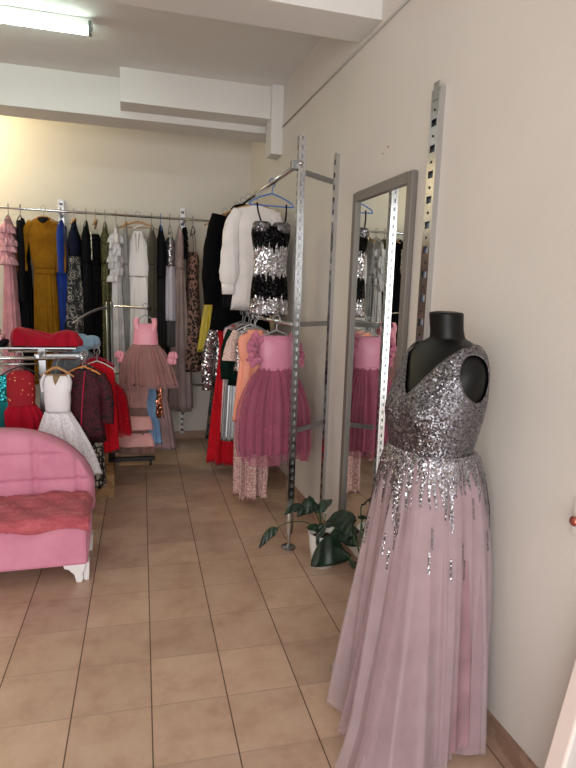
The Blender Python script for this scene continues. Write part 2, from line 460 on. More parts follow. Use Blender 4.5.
rk = empty('clothes_rail_stand', 'tall square chrome post with slots carrying the rails along the right wall', 'clothes rail', (.985, 3.29, 0))
# post: square slotted tube
P = MB(); PZ0, PZ1, W = .23, 2.485, .042
for (cx, cy) in ((-1, -1), (1, -1), (1, 1), (-1, 1)):
    P.box((cx * (W / 2 - .0065), cy * (W / 2 - .0065), (PZ0 + PZ1) / 2), (.013, .013, PZ1 - PZ0))
for i in range(int((PZ1 - PZ0) / .05)):
    z = PZ0 + .0125 + i * .05
    for (dx, dy) in ((0, -1), (-1, 0), (0, 1), (1, 0)):
        P.box((dx * (W / 2 - .002), dy * (W / 2 - .002), z), ((W - .024) if dy else .004, (W - .024) if dx else .004, .026))
P.build('post', M['chrome'], rk)
MB().box((0, 0, (PZ0 + PZ1) / 2), (W * .7, W * .7, PZ1 - PZ0 - .01)).build('post_core', M['steel'], rk)
MB().lathe([(.005, .02), (.012, .02), (.012, .10), (.026, .10), (.028, .20), (.026, .24), (.005, .24)], n=20).build('levelling_screw', M['chrome'], rk, smooth=False)
MB().lathe([(.045, .001), (.045, .012), (.03, .02), (.005, .022)], n=28).build('foot', M['steel'], rk, smooth=False)
for (zz, nm) in ((2.29, 'top_bracket'), (1.415, 'middle_bracket'), (.76, 'low_bracket')):
    MB().box((.15, .115, zz), (.30, .014, .03), Matrix.Rotation(math.atan2(.22, .28), 4, 'Z')).build('cross_bar', M['steel'], rk)
MB().sweep([(-.01, -.03, 2.33), (-.045, 2.74, 2.315)], .014, None, 14).build('upper_rail', M['chrome'], rk, smooth=True)
MB().sweep([(-.02, -.0, 1.415), (-.045, 2.0, 1.412)], .0125, None, 14).build('lower_rail', M['chrome'], rk, smooth=True)
MB().box((.125, 1.96, 1.412), (.35, .014, .03)).build('end_bar', M['steel'], rk)
MB().box((-.03, .02, 2.325), (.05, .05, .05), bev=.004).build('rail_bracket', M['steel'], rk)

br = empty('back_wall_rail', 'long chrome hanging rail in front of the back wall', 'clothes rail', (-.6, 5.85, 2.28))
MB().sweep([(-1.9, 0, 0), (1.52, 0, 0)], .0125, None, 14).build('rail', M['chrome'], br, smooth=True)
for x in (.024, 1.188):
    MB().box((x, .15, .0), (.02, .30, .03)).build('bracket', M['steel'], br)
lr = empty('low_back_rail', 'low chrome rail in front of the back wall at knee height', 'clothes rail', (.3, 5.85, .66))
MB().sweep([(-1.2, 0, .03), (.52, 0, -.03)], .0125, None, 14).build('rail', M['chrome'], lr, smooth=True)
MB().box((.288, .15, -.01), (.02, .28, .03)).build('bracket', M['steel'], lr)
# ------------------------------------------------------------------ garments
plast = lambda n, c: plain(n, c, .3)
HM = {'wood': M['wood'], 'clear': plain('clear grey plastic', (150, 152, 155), .25), 'blue': plast('blue plastic', (30, 110, 190)), 'black': M['black_plastic'],
      'white': plast('white plastic', (230, 230, 230)), 'orange': plast('orange plastic', (240, 150, 60)), 'magenta': plast('magenta plastic', (190, 40, 90))}
def hang(col, what, x, y, zr, rz, w, group):
    style = 'wood' if col == 'wood' else 'tube'
    names = {'wood': 'wooden', 'clear': 'grey plastic'}
    return hanger(style, HM[col], M['steel'] if col != 'blue' else HM['blue'], '%s hanger holding the %s' % (names.get(col, col + ' plastic'), what), x, y, zr, rz, w, group)
HG = {'back': 'hangers on the back wall rail', 'up': 'hangers on the upper right rail', 'low': 'hangers on the lower right rail', 'kids': 'hangers on the racks behind the sofa'}

def shoulders(w, d, zb, wb, db=None, top=-.088, neck=.055):
    """ring rows of a bodice that sits on a hanger of half width w"""
    return [(top, neck, .012), (top - .018, w * .45, .016), (top - .045, w * .90, .02), (top - .085, w, d * .5), (top - .15, w * .97, d * .85), ((top + zb) / 2 - .07, w * .92, d), (zb, wb, db or d * .9)]

def two(fn):
    for s in (-1, 1): fn(s)

# --- back wall rail -----------------------------------------------------------------------------------
ZB, YBR, E = 2.2925, 5.86, PI / 2
GB = 'gowns on the back wall rail'
def back(name, label, cat, x, L, rz=E, y=YBR, col='clear', what=None, w=.19):
    g = Garment(name, label, cat, GB, x, y, ZB, rz, L)
    hang(col, what, x, y, ZB, rz, w * .95, HG['back'])
    return g
def gown_body(g, bm, sm, w=.19, d=.046, zw=-.48, ww=.14, L=None, hw=.17, hd=.055, fold=.010, folds=(9, 17), sharp=.4, neck=.055, top=-.088):
    L = L or g.L
    g.loft('bodice', bm, shoulders(w, d, zw, ww, top=top, neck=neck), folds=(5, 9), seed=g.seed)
    g.loft('skirt', sm, [(zw + .01, ww * .97, d * .86, 0, 0, .002), (zw - .12, ww * 1.02, d * .95, 0, 0, fold * .5), ((zw - L) / 2, (ww + hw) / 2, (d + hd) / 2, 0, 0, fold), (-L, hw, hd, 0, 0, fold * 1.3)], folds=folds, sharp=sharp, m=34, n=96, hem=.01)
def side_sleeve(g, mat, w=.19, L=.5, r=(.055, .06, .05), flat=.6, sides=(-1, 1), out=.04, fwd=0, part='sleeve'):
    for s in sides:
        g.tube(part, mat, [(s * (w - .03), 0, -.13), (s * (w + out * .5), -fwd * .3, -.13 - L * .3), (s * (w + out), -fwd * .7, -.13 - L * .65), (s * (w + out * .9), -fwd, -.13 - L)], list(r), [q * flat for q in r], 20, 6, up=(0, 1, 0), wob=(.05, 3))
def straps(g, mat, x, z0, z1=-.13, y=0, wd=.008):
    for s in (-1, 1):
        g.tube('strap', mat, [(s * x, y - .02, z0), (s * x * .92, y - .018, (z0 + z1) / 2), (s * x * .85, y, z1)], wd, .0025, 8, 4)

pinkc, pink2 = cloth('blush crepe', (226, 160, 172)), cloth('blush frill', (236, 176, 188))
g = back('evening_dress', 'blush pink gown with ruffled sleeves at the far end of the back wall rail', 'dress', -1.0, 1.75, what='blush pink ruffled gown')
gown_body(g, pinkc, pinkc, hd=.085, d=.05)
for k in range(6):
    zz = -.17 - .055 * k; q = .02 * math.sin(1.9 * k)
    g.loft('ruffle', pink2, [(zz, .18, .045, q * .5, 0, .004), (zz - .035, .195, .06, q, q, .012), (zz - .08, .195, .066, q, q, .022)], folds=(6 + k % 4, 15), m=8, n=110, sharp=.3, seed=80 + k)
blk = cloth('black crepe', (22, 22, 27)); blkv = velvet('black velvet', (14, 14, 17), (7, 7, 9))
g = back('evening_dress', 'plain black long-sleeved dress between the blush gown and the mustard dress', 'dress', -.90, 1.6, what='plain black long-sleeved dress', col='black')
g.root.location.y += .11; gown_body(g, blk, blk, w=.14, ww=.12, hw=.13, d=.055); side_sleeve(g, blk, w=.14, L=.72, out=.02, r=(.06, .055, .05, .065))
mus = velvet('mustard velvet', (150, 106, 26), (118, 80, 16))
g = back('evening_dress', 'mustard velvet dress with three-quarter sleeves facing the room on a wooden hanger', 'dress', -.70, 1.62, rz=-.2, y=YBR - .035, col='wood', what='mustard velvet dress', w=.145)
g.root.location.y -= .03; gown_body(g, mus, mus, w=.135, zw=-.56, ww=.095, hw=.115, hd=.07, fold=.009, folds=(15, 26), d=.05, neck=.06)
side_sleeve(g, mus, w=.13, L=.44, out=.075, r=(.042, .048, .048), flat=.55, sides=(-1,)); side_sleeve(g, mus, w=.13, L=.44, out=.02, r=(.042, .046, .046), flat=.55, sides=(1,))
g.loft('waistband', mus, [(-.545, .099, .047), (-.57, .101, .049), (-.595, .099, .047)], m=6)
vv, ff = loft([(-.082, .045, .012), (-.10, .05, .028), (-.12, .035, .034), (-.135, .012, .036)], m=10, n=32); g.mesh('neck_opening', blk, vv, ff)  # solid black piece painted in for the dark inside of the neck
blue = cloth('royal blue crepe', (24, 58, 150))
g = back('evening_dress', 'royal blue long gown next to the mustard dress', 'dress', -.555, 1.7, what='royal blue gown'); g.root.location.y += .06; gown_body(g, blue, blue, w=.15, d=.055, hd=.07, hw=.15)
side_sleeve(g, blue, w=.15, L=.45, out=.01)
nav, ros = cloth('navy crepe', (26, 30, 52)), rosettes('black cream rosettes', (24, 26, 32), (150, 148, 140), (120, 116, 110), 13)
g = back('evening_dress', 'dress with dark bodice and black skirt patterned with cream rosettes', 'dress', -.44, 1.62, what='cream rosette patterned dress', col='wood')
gown_body(g, nav, ros, d=.06, zw=-.42, ww=.15, hw=.19, hd=.14, fold=.015)
g = back('evening_dress', 'black gown with sparkling beaded sleeve edge beside the rosette dress', 'dress', -.335, 1.75, what='black gown with beaded sleeve edge'); gown_body(g, blk, blk, d=.05, hd=.06)
g.tube('beaded_trim', sequin('pearl beads', (210, 205, 195), scale=120), [(-.19, -.05, -.2), (-.2, -.055, -.32), (-.2, -.055, -.45)], .012, .006, 10, 6)
g = back('evening_dress', 'black velvet gown with pale straps between black gown and olive lace gown', 'dress', -.25, 1.8, what='black velvet gown with pale straps', col='wood')
g.loft('bodice', blkv, [(-.21, .14, .035), (-.30, .16, .055), (-.5, .14, .05)]); g.loft('skirt', blkv, [(-.49, .138, .05, 0, 0, .002), (-1, .15, .07, 0, 0, .01), (-1.8, .18, .085, 0, 0, .014)], m=34)
straps(g, cloth('ivory strap', (205, 195, 180)), .1, -.22, wd=.022)
oli = lace('olive lace', (44, 44, 20), (104, 104, 58), 55)
g = back('evening_dress', 'olive green lace gown between the black velvet gown and the white ruffled gown', 'dress', -.165, 1.72, what='olive green lace gown'); gown_body(g, oli, oli, d=.05, hd=.06, neck=.04)
wht = cloth('white crepe', (232, 230, 232), .8)
g = back('evening_dress', 'white gown with ruffled bodice and gathered waist beside the olive lace gown', 'dress', -.065, 1.95, what='white ruffled gown')
gown_body(g, wht, wht, d=.055, zw=-.56, ww=.15, hw=.17, hd=.09, fold=.012)
for k in range(7):
    zz = -.2 - .06 * k; q = .012 * math.sin(2.3 * k)
    g.loft('ruffle', wht, [(zz, .185, .05, 0, q, .004), (zz - .04, .195, .07, 0, .01 + q, .014), (zz - .085, .19, .074 - .004 * k, 0, .014 + q, .024)], folds=(7 + k % 3, 16), m=8, n=110, sharp=.3, seed=60 + k)
gryc = cloth('pale grey chiffon', (168, 168, 166))
g = back('evening_dress', 'pale grey gown tucked behind the white halter gown', 'dress', .02, 1.8, y=YBR + .03, what='pale grey gown', col='wood'); gown_body(g, gryc, gryc, d=.04, hd=.05)
hal = satin('ivory satin', (232, 228, 226))
g = back('evening_dress', 'ivory halter gown with plunging neckline facing the room on a wooden hanger', 'dress', .135, 1.9, rz=-.18, y=YBR - .05, col='wood', what='ivory halter gown', w=.2)
g.loft('skirt', hal, [(-.58, .109, .045, 0, 0, .002), (-.75, .135, .055, 0, 0, .006), (-1.2, .15, .065, .0, 0, .012), (-1.9, .2, .09, .0, 0, .016)], folds=(7, 13), sharp=.3, m=34)
g.loft('bodice', hal, [(-.15, .045, .018), (-.20, .056, .028), (-.30, .098, .045), (-.42, .122, .05), (-.5, .118, .048), (-.59, .108, .045)], m=20)
g.tube('neckband', hal, [(.05 * math.cos(a), .018 * math.sin(a), -.15 + .05 * abs(math.cos(a / 2))) for a in [2 * PI * k / 16 for k in range(17)]], .010, .006, 8, 2)
v = []; f = []                                       # plunging slit: inset fold of the same satin, its shade painted in as darker colour
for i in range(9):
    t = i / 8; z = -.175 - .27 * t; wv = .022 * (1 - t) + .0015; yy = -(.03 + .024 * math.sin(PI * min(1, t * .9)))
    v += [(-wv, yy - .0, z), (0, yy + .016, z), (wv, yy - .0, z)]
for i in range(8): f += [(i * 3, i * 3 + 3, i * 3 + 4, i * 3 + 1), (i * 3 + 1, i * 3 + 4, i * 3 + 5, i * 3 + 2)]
g.mesh('neckline_fold', cloth('shaded ivory satin', (190, 184, 182)), v, f)
taup = cloth('olive grey crepe', (78, 74, 62))
g = back('evening_dress', 'olive grey gown with draped shoulder beside the ivory halter gown', 'dress', .265, 1.85, what='olive grey gown'); gown_body(g, taup, taup, d=.055, hd=.07)
g = back('evening_dress', 'slim black gown with sheer skirt beside the olive grey gown', 'dress', .35, 1.8, what='slim black gown', col='blue')
gown_body(g, blk, cloth('charcoal chiffon', (42, 40, 42)), d=.05, hd=.06, zw=-.6, folds=(13, 21))
lil, sil = satin('lilac grey satin', (188, 184, 196)), sequin('silver sequins', (190, 190, 194), scale=110)
g = back('evening_dress', 'lilac grey dress with silver sequin bodice on the back wall rail', 'dress', .437, 1.25, what='lilac grey dress with silver bodice')
g.loft('bodice', sil, [(-.2, .13, .03), (-.28, .16, .05), (-.48, .14, .048)]); straps(g, sil, .1, -.21, wd=.012)
g.loft('skirt', lil, [(-.47, .14, .05, 0, 0, .002), (-.8, .155, .055, 0, 0, .008), (-1.0, .165, .06, 0, 0, .010)], m=20)
g.loft('underskirt', cloth('smoke grey chiffon', (92, 90, 92)), [(-.95, .15, .05, 0, 0, .006), (-1.1, .16, .055, 0, 0, .01), (-1.25, .165, .06, 0, 0, .012)], m=10)
tau = cloth('taupe chiffon', (164, 144, 142))
g = back('evening_dress', 'taupe gown with black flowers on the neckline beside the leopard print dress', 'dress', .53, 1.9, what='taupe gown with black flowers')
gown_body(g, tau, tau, d=.055, zw=-.5, ww=.15, hw=.19, hd=.125, fold=.014, folds=(11, 18))
for (px_, pz) in ((-.05, -.14), (-.12, -.17), (-.16, -.23), (-.19, -.3), (-.15, -.36), (-.1, -.2)):
    q = [(.012 + .028 * (1 + .35 * math.sin(5 * a)), a) for a in [2 * PI * k / 30 for k in range(30)]]
    v = [(px_, -.055, pz)] + [(px_ + r_ * math.cos(a), -.052 - .02 * math.sin(5 * a) ** 2, pz + r_ * math.sin(a)) for r_, a in q]
    v2 = [(p[0], p[1] + .03, p[2]) for p in v]; N = len(v)
    f = [(0, 1 + k, 1 + (k + 1) % 30) for k in range(30)] + [(N, N + 1 + (k + 1) % 30, N + 1 + k) for k in range(30)] + [(1 + k, N + 1 + k, N + 1 + (k + 1) % 30, 1 + (k + 1) % 30) for k in range(30)]
    g.mesh('fabric_flower', blkv, v + v2, f)
leo = leopard('leopard print', (138, 104, 92), (12, 10, 10), (104, 72, 60), 42)
g = back('slip_dress', 'leopard print slip dress with thin straps, last on the back wall rail', 'dress', .66, 1.5, what='leopard print slip dress', col='black')
g.loft('bodice', leo, [(-.33, .12, .04), (-.40, .15, .062), (-.6, .14, .055)]); straps(g, M['black_plastic'], .1, -.335, wd=.004)
g.loft('skirt', leo, [(-.59, .14, .055, 0, 0, .002), (-.9, .155, .07, 0, 0, .007), (-1.5, .175, .10, 0, 0, .012)], m=28)

# --- right wall, upper rail --------------------------------------------------------------------------------
GU, ZU = 'garments on the upper right rail', 2.342
def upper(name, label, cat, y, L, rz=0, col='wood', what=None, w=.19, dx=0):
    x = .975 - .045 * (y - 3.26) / 2.77 + dx; zr = ZU - .015 * (y - 3.26) / 2.77
    g = Garment(name, label, cat, GU, x, y, zr, rz, L); hang(col, what, x, y, zr, rz, w, HG['up']); return g
bands = sequin('black and silver sequin bands', (200, 200, 205), (120, 120, 126), 100, 1.0, .22, stripes=(.345, .2))
gs = sequin('gunmetal sequins', (130, 130, 136), scale=140)
g = upper('sequin_dress', 'short strappy dress with black and silver sequin bands on the blue hanger', 'dress', 3.96, .90, rz=.05, col='blue', what='short sequin band dress', w=.155, dx=.02)
g.loft('body', bands, [(-.29, .135, .05), (-.34, .14, .062), (-.44, .125, .055), (-.56, .118, .05), (-.72, .13, .056, 0, 0, .003), (-.90, .135, .056, 0, 0, .006)], m=40)
for s in (-1, 1):
    cup = MB().lathe([(.004, -.055), (.03, -.05), (.055, -.025), (.066, 0), (.064, .03), (.05, .045), (.004, .05)], n=28)
    cup.v = [(s * .070 + a * 1.02, -.012 + b * .85, -.305 + c * .95) for a, b, c in cup.v]
    link_mesh('bust_cup', g.up(cup.v), cup.f, gs, g.root)
    g.tube('strap', blk, [(s * .085, -.045, -.265), (s * .10, -.02, -.2), (s * .105, .0, -.135)], .006, .0025, 8, 4)
    bw = MB().lathe([(.002, -.024), (.009, -.021), (.012, -.011), (.008, 0), (.002, .001)], n=14)
    link_mesh('bow', g.up([(s * abs(c), -.073 + b * .5, -.335 + a * .9) for a, b, c in bw.v]), bw.f, blk, g.root)
bl = cloth('white blouse cotton', (242, 238, 237), .8, .1, var=.05)
g = upper('blouse', 'white blouse with long balloon sleeves behind the sequin band dress', 'blouse', 4.46, .88, rz=-.03, what='white balloon sleeve blouse', dx=.035, w=.17)
g.loft('body', bl, shoulders(.17, .05, -.5, .15, top=-.07) + [(-.88, .185, .055, 0, 0, .010)], m=34)
for s in (-1, 1):
    o_ = 1 if s < 0 else .2
    g.tube('sleeve', bl, [(s * .14, 0, -.125), (s * (.15 + .04 * o_), -.01 * o_, -.24), (s * (.15 + .055 * o_), .02 - .05 * o_, -.42), (s * (.15 + .065 * o_), .03 - .07 * o_, -.60), (s * (.15 + .07 * o_), .03 - .075 * o_, -.68)], [.042, .058, .064, .076, .05], [.03, .04, .045, .05, .028], 26, 7, up=(0, 1, 0), wob=(.06, 7))
    g.tube('cuff', bl, [(s * (.15 + .07 * o_), .03 - .075 * o_, -.665), (s * (.15 + .068 * o_), .03 - .077 * o_, -.76)], [.052, .048], [.026, .024], 24, 4, up=(0, 1, 0))
g.tube('collar', bl, [(.052 * math.cos(a), .016 * math.sin(a), -.085) for a in [2 * PI * k / 20 for k in range(21)]], .005, .016, 8, 2)
g = upper('evening_dress', 'black sleeveless dress close behind the white balloon sleeve blouse', 'dress', 4.60, .87, what='black sleeveless dress'); gown_body(g, blk, blk, w=.18, zw=-.45, hw=.2)
fur_b = blotch('black fur', [(0, (3, 3, 4)), (.5, (8, 8, 11))], 45, 1.0)
g = upper('fur_coat', 'bulky black fur coat on the upper right rail', 'coat', 4.80, 1.06, what='black fur coat', w=.21)
g.loft('body', fur_b, shoulders(.215, .085, -.5, .2, top=-.12) + [(-1.06, .25, .1, 0, 0, .01)], m=40, seed=5)
side_sleeve(g, fur_b, w=.215, L=.72, out=.03, r=(.075, .085, .085, .07), flat=.8)
g.tube('shawl_collar', fur_b, [(-.1, -.07, -.42), (-.1, -.06, -.2), (-.06, .0, -.07), (.06, .0, -.07), (.1, -.06, -.2), (.1, -.07, -.42)], .035, .025, 14)
redc = cloth('red crepe', (196, 24, 34))
g = upper('evening_dress', 'red dress showing a sliver behind the black fur coat', 'dress', 5.05, .88, what='red dress behind the fur coat'); gown_body(g, redc, redc, w=.225, zw=-.45, ww=.215, hw=.2)
yel = satin('yellow satin', (188, 168, 22))
g = upper('evening_dress', 'yellow satin gown hanging deepest on the upper right rail', 'dress', 5.46, 1.3, what='yellow satin gown', dx=-.03); gown_body(g, yel, yel, w=.12, zw=-.45, ww=.12, hw=.24, hd=.10)

# --- right wall, lower rail ----------------------------------------------------------------------------------
GL, ZL = 'garments on the lower right rail', 1.4275
def lower(name, label, cat, y, L, rz=0, col='clear', what=None, w=.14, dx=0):
    x = .967 - .03 * (y - 3.29) / 2.45 + dx
    g = Garment(name, label, cat, GL, x, y, ZL, rz, L); hang(col, what, x, y, ZL, rz, w, HG['low']); return g
dp, dpt, dpo = satin('dusty pink satin', (204, 130, 156)), cloth('raspberry tulle lining', (160, 84, 108), .85), tulle('raspberry tulle', (184, 106, 130), .5)
g = lower('tulle_dress', "child's raspberry pink tulle dress with ruffled shoulders behind the chrome post", 'dress', 3.62, .94, what='raspberry tulle dress', w=.125, dx=-.01)
g.loft('bodice', dp, [(-.105, .085, .035), (-.14, .118, .05), (-.22, .118, .06), (-.325, .105, .055)], m=20)
g.loft('skirt_lining', dpt, [(-.32, .105, .055, 0, 0, .003), (-.42, .16, .09, 0, 0, .012), (-.62, .215, .13, 0, 0, .016), (-.8, .225, .135, 0, 0, .018), (-.88, .215, .125, 0, 0, .02)], folds=(17, 29), sharp=.5, m=36, n=160)
g.loft('skirt', dpo, [(-.315, .107, .057, 0, 0, .003), (-.42, .17, .10, 0, 0, .012), (-.62, .23, .145, 0, 0, .018), (-.82, .238, .15, .005, 0, .02), (-.94, .215, .13, .01, 0, .024)], folds=(15, 25), sharp=.5, m=40, n=160, hem=.02, cap_bot=False)
rf = cloth('dusty pink frill', (198, 120, 146), .9)
for s in (-1, 1):
    gg = random.Random(30 + s)
    for k in range(11):
        cx_, cz_, cy_ = s * gg.uniform(.12, .175), -.115 - .0155 * k, gg.uniform(-.035, .02)
        vv, ff = loft([(.022, .006, .006, 0, 0, .001), (.012, .026, .022, 0, 0, .007), (-.01, .034, .028, 0, 0, .011), (-.024, .022, .02, 0, 0, .010)], m=9, n=56, folds=(5, 11), seed=k + 40 * (s + 2))
        rt = Matrix.Rotation(s * gg.uniform(.5, 1.5), 4, 'Y') @ Matrix.Rotation(gg.uniform(-.6, .6), 4, 'X')
        g.mesh('ruffle', rf, [rt @ Vector(p) + Vector((cx_, cy_, cz_)) for p in vv], ff)
    g.tube('neck_strap', dp, [(s * .085, 0, -.11), (s * .1, -.01, -.12), (s * .11, -.03, -.15)], .006, .016, 8, 4)
g.tube('waist_ribbon', dp, [(.107 * math.cos(a), .058 * math.sin(a), -.322) for a in [2 * PI * k / 24 for k in range(25)]], .004, .010, 8, 2)
pea = satin('peach satin', (244, 160, 132), .5)
g = lower('party_dress', "child's peach dress close behind the raspberry tulle dress", 'dress', 3.9, .73, what='peach dress', w=.12, dx=-.085)
g.loft('bodice', pea, shoulders(.12, .045, -.3, .105)); g.loft('skirt', pea, [(-.29, .105, .042, 0, 0, .003), (-.5, .125, .06, 0, 0, .008), (-.73, .145, .075, 0, 0, .012)], m=24)
lc = lace('pink beige lace', (172, 128, 124), (212, 182, 176), 48)
g = lower('lace_dress', 'long blush lace dress reaching the floor behind the raspberry tulle dress', 'dress', 4.06, 1.36, what='long blush lace dress', w=.12, dx=-.055)
gown_body(g, lc, lc, w=.12, d=.045, zw=-.42, ww=.11, hw=.10, hd=.075, fold=.02, folds=(7, 13))
g.tube('trailing_sash', lc, [(.06, -.085, -.9), (.085, -.10, -1.1), (.08, -.11, -1.25), (.075, -.12, -1.33)], [.018, .022, .018, .026], [.007, .009, .008, .008], 12)
cg, ssq = lace('cream glitter knit', (196, 160, 150), (236, 214, 206), 70), sequin('white silver sequins', (226, 226, 228), (170, 170, 172), 90)
g = lower('glitter_blouse', 'cream glitter top with bell sleeves and a white sequin front', 'top', 4.22, .42, what='cream glitter top with bell sleeves', col='white', w=.13, dx=-.045)
g.loft('body', ssq, shoulders(.125, .045, -.35, .115) + [(-.42, .12, .05, 0, 0, .006)], m=28)
for s in (-1, 1): g.tube('sleeve', cg, [(s * .10, 0, -.125), (s * .14, -.01, -.2), (s * .155, -.015, -.27), (s * .16, -.02, -.34)], [.036, .038, .045, .058], [.024, .026, .03, .04], 22, 6, up=(0, 1, 0), wob=(.06, 5))
grn = velvet('dark green velvet', (20, 46, 38), (10, 26, 22))
g = lower('velvet_jacket', 'dark green velvet jacket above the silver pleated skirt', 'jacket', 4.40, .56, what='dark green velvet jacket', w=.15, dx=-.02)
g.loft('body', grn, shoulders(.155, .05, -.35, .14) + [(-.56, .15, .05, 0, 0, .006)], m=28); side_sleeve(g, grn, w=.155, L=.38, out=.02, r=(.045, .045, .04))
lam = NT('silver lame'); lam.set((196, 200, 204), .28, .85); lam = lam.m
g = lower('pleated_skirt', 'silver metallic pleated skirt on the lower right rail', 'skirt', 4.55, 1.04, what='silver pleated skirt', w=.13, dx=-.02)
g.loft('waistband', lam, [(-.15, .125, .035), (-.18, .125, .04), (-.2, .125, .04)], m=6)
g.loft('skirt', lam, [(-.195, .125, .04, 0, 0, .002), (-.5, .14, .06, 0, 0, .012), (-1.04, .17, .08, 0, 0, .016)], folds=(19, 31), sharp=.8, m=30, n=190)
flo = blotch('pink floral print', [(0, (90, 60, 110)), (.36, (222, 170, 180)), (.5, (236, 206, 208)), (.62, (200, 70, 90)), (.7, (70, 90, 150))], 18)
g = lower('floral_dress', 'pink floral print dress between the silver skirt and the long red gown', 'dress', 4.7, 1.0, what='pink floral print dress', w=.15, dx=-.005)
gown_body(g, flo, flo, w=.16, d=.045, zw=-.35, ww=.15, hw=.17, hd=.07); g.tube('tie_collar', redc, [(-.08, -.05, -.1), (-.09, -.055, -.2), (-.095, -.06, -.3)], .02, .008, 10)
red = cloth('scarlet chiffon', (206, 10, 32), .8, .1)
g = lower('evening_dress', 'long scarlet gown almost touching the floor on the lower right rail', 'dress', 4.88, 1.33, what='long scarlet gown', w=.16, dx=-.015)
gown_body(g, red, red, w=.165, d=.05, zw=-.4, ww=.16, hw=.23, hd=.10, fold=.016)
g = lower('sequin_jacket', 'silver sequin jacket with long sleeves at the deep end of the lower right rail', 'jacket', 5.06, .66, what='silver sequin jacket', w=.17)
sj = sequin('bright silver sequins', (200, 202, 206), (110, 112, 116), 80, 1.1, .2)
g.loft('body', sj, shoulders(.18, .05, -.4, .17) + [(-.62, .175, .055, 0, 0, .005)], m=28); side_sleeve(g, sj, w=.19, L=.58, out=.05, r=(.055, .055, .05))
mul = blotch('dark mixed print', [(0, (20, 20, 24)), (.45, (60, 66, 74)), (.55, (100, 80, 40)), (.63, (30, 32, 38))], 22)
g = lower('evening_dress', 'dark mottled dress hanging deepest on the lower right rail', 'dress', 5.19, 1.2, what='dark mottled dress', w=.16); gown_body(g, mul, mul, w=.16, d=.05, zw=-.4, ww=.15, hw=.22, hd=.09)

# --- racks behind the sofa -------------------------------------------------------------------------------------
r1 = empty('display_rack', 'chrome display rack with shelf and rails standing behind the pink sofa', 'clothes rack', (-.56, 4.3, 0))
MB().box((0, .03, .58), (.05, .025, 1.16), bev=.003).build('post', M['steel'], r1)
MB().box((-.62, .03, .58), (.05, .025, 1.16), bev=.003).build('post', M['steel'], r1)
MB().box((-.3, .12, 1.165), (1.06, .26, .012), bev=.002).build('shelf', M['steel'], r1)
MB().sweep([(-.85, -.18, 1.115), (.24, -.18, 1.115)], .013, None, 14).build('front_rail', M['chrome'], r1, smooth=True)
MB().sweep([(-.22, .05, 1.14), (.2, .05, 1.14)], .010, None, 14).build('middle_rail', M['chrome'], r1, smooth=True)
MB().sweep([(-.4, .03, 1.05), (.0, .03, 1.05)], .010, None, 14).build('low_rail', M['chrome'], r1, smooth=True)
MB().sweep([(.28, -.2, 1.11), (.28, .62, 1.11)], .012, None, 14).build('side_rail', M['chrome'], r1, smooth=True)
MB().box((.12, .03, 1.11), (.34, .02, .02)).build('side_bracket', M['steel'], r1)
for x in (0, -.62): MB().box((x, -.09, 1.13), (.02, .22, .025)).build('rail_bracket', M['steel'], r1)
for x in (0, -.62): MB().box((x, .0, .02), (.05, .44, .035), bev=.004).build('foot', M['black_plastic'], r1)
GK = "children's dresses on the racks behind the sofa"
def kid(name, label, cat, x, y, zr, L, rz=0, col='clear', what=None, w=.12):
    g = Garment(name, label, cat, GK, x, y, zr, rz, L); hang(col, what, x, y, zr, rz, w, HG['kids']); return g
ZF = 1.131
tea, teas = cloth('teal tulle', (14, 116, 116)), sequin('turquoise sequins', (60, 176, 184), (14, 100, 110), 90)
g = kid('party_dress', 'teal party dress with turquoise sequin bodice above the sofa arch', 'dress', -.80, 4.13, ZF, .7, .25, 'clear', 'teal party dress')
g.loft('bodice', teas, [(-.13, .08, .03), (-.17, .1, .045), (-.3, .095, .045)]); straps(g, teas, .07, -.14, -.115, wd=.01); g.loft('skirt', tea, [(-.29, .095, .045, 0, 0, .003), (-.45, .14, .07, 0, 0, .012), (-.7, .16, .085, 0, 0, .018)])
rdt = cloth('crimson tulle', (182, 8, 40), .85, .1); rds = leopard('crimson with gold beads', (150, 8, 28), (150, 8, 28), (232, 180, 110), 42)
g = kid('party_dress', 'crimson party dress with gold-flecked bodice between teal and silver white dresses', 'dress', -.675, 4.13, ZF, .66, .15, 'black', 'crimson gold-flecked party dress')
g.loft('bodice', rds, [(-.10, .05, .025), (-.14, .085, .04), (-.25, .09, .05), (-.34, .085, .048)]); g.loft('skirt', rdt, [(-.33, .085, .048, 0, 0, .003), (-.42, .13, .07, 0, 0, .012), (-.66, .15, .09, .01, 0, .02)], folds=(13, 23), sharp=.5)
wl, wd_ = lace('silver white lace', (222, 220, 228), (252, 250, 255), 60, .08), satin('white satin', (240, 238, 242))
g = kid('party_dress', 'white and silver lace dress flaring beside the burgundy floral coat', 'dress', -.44, 4.07, ZF, .80, -.18, 'wood', 'white silver lace dress', .105)
g.loft('bodice', wd_, [(-.125, .062, .012), (-.15, .078, .028), (-.2, .085, .045), (-.28, .085, .05), (-.38, .078, .048)], m=18)
vv, ff = loft([(-.118, .026, .014), (-.14, .024, .034), (-.165, .016, .043), (-.185, .003, .045)], m=10, n=24); g.mesh('neck_opening', cloth('beige lining', (150, 126, 100)), vv, ff)
for s in (-1, 1): g.tube('shoulder_frill', wd_, [(s * .085, -.03, -.235), (s * .094, -.02, -.17), (s * .075, 0, -.122)], .008, .02, 12, 5, wob=(.15, 4))
g.loft('skirt', wl, [(-.37, .08, .05, 0, 0, .003), (-.5, .13, .085, .02, -.01, .012), (-.65, .17, .11, .05, -.02, .018), (-.80, .19, .12, .075, -.03, .022)], folds=(11, 19), sharp=.4, n=120)
bur = blotch('burgundy floral jacquard', [(0, (24, 6, 12)), (.44, (70, 10, 26)), (.56, (38, 8, 16)), (.64, (92, 18, 38))], 26)
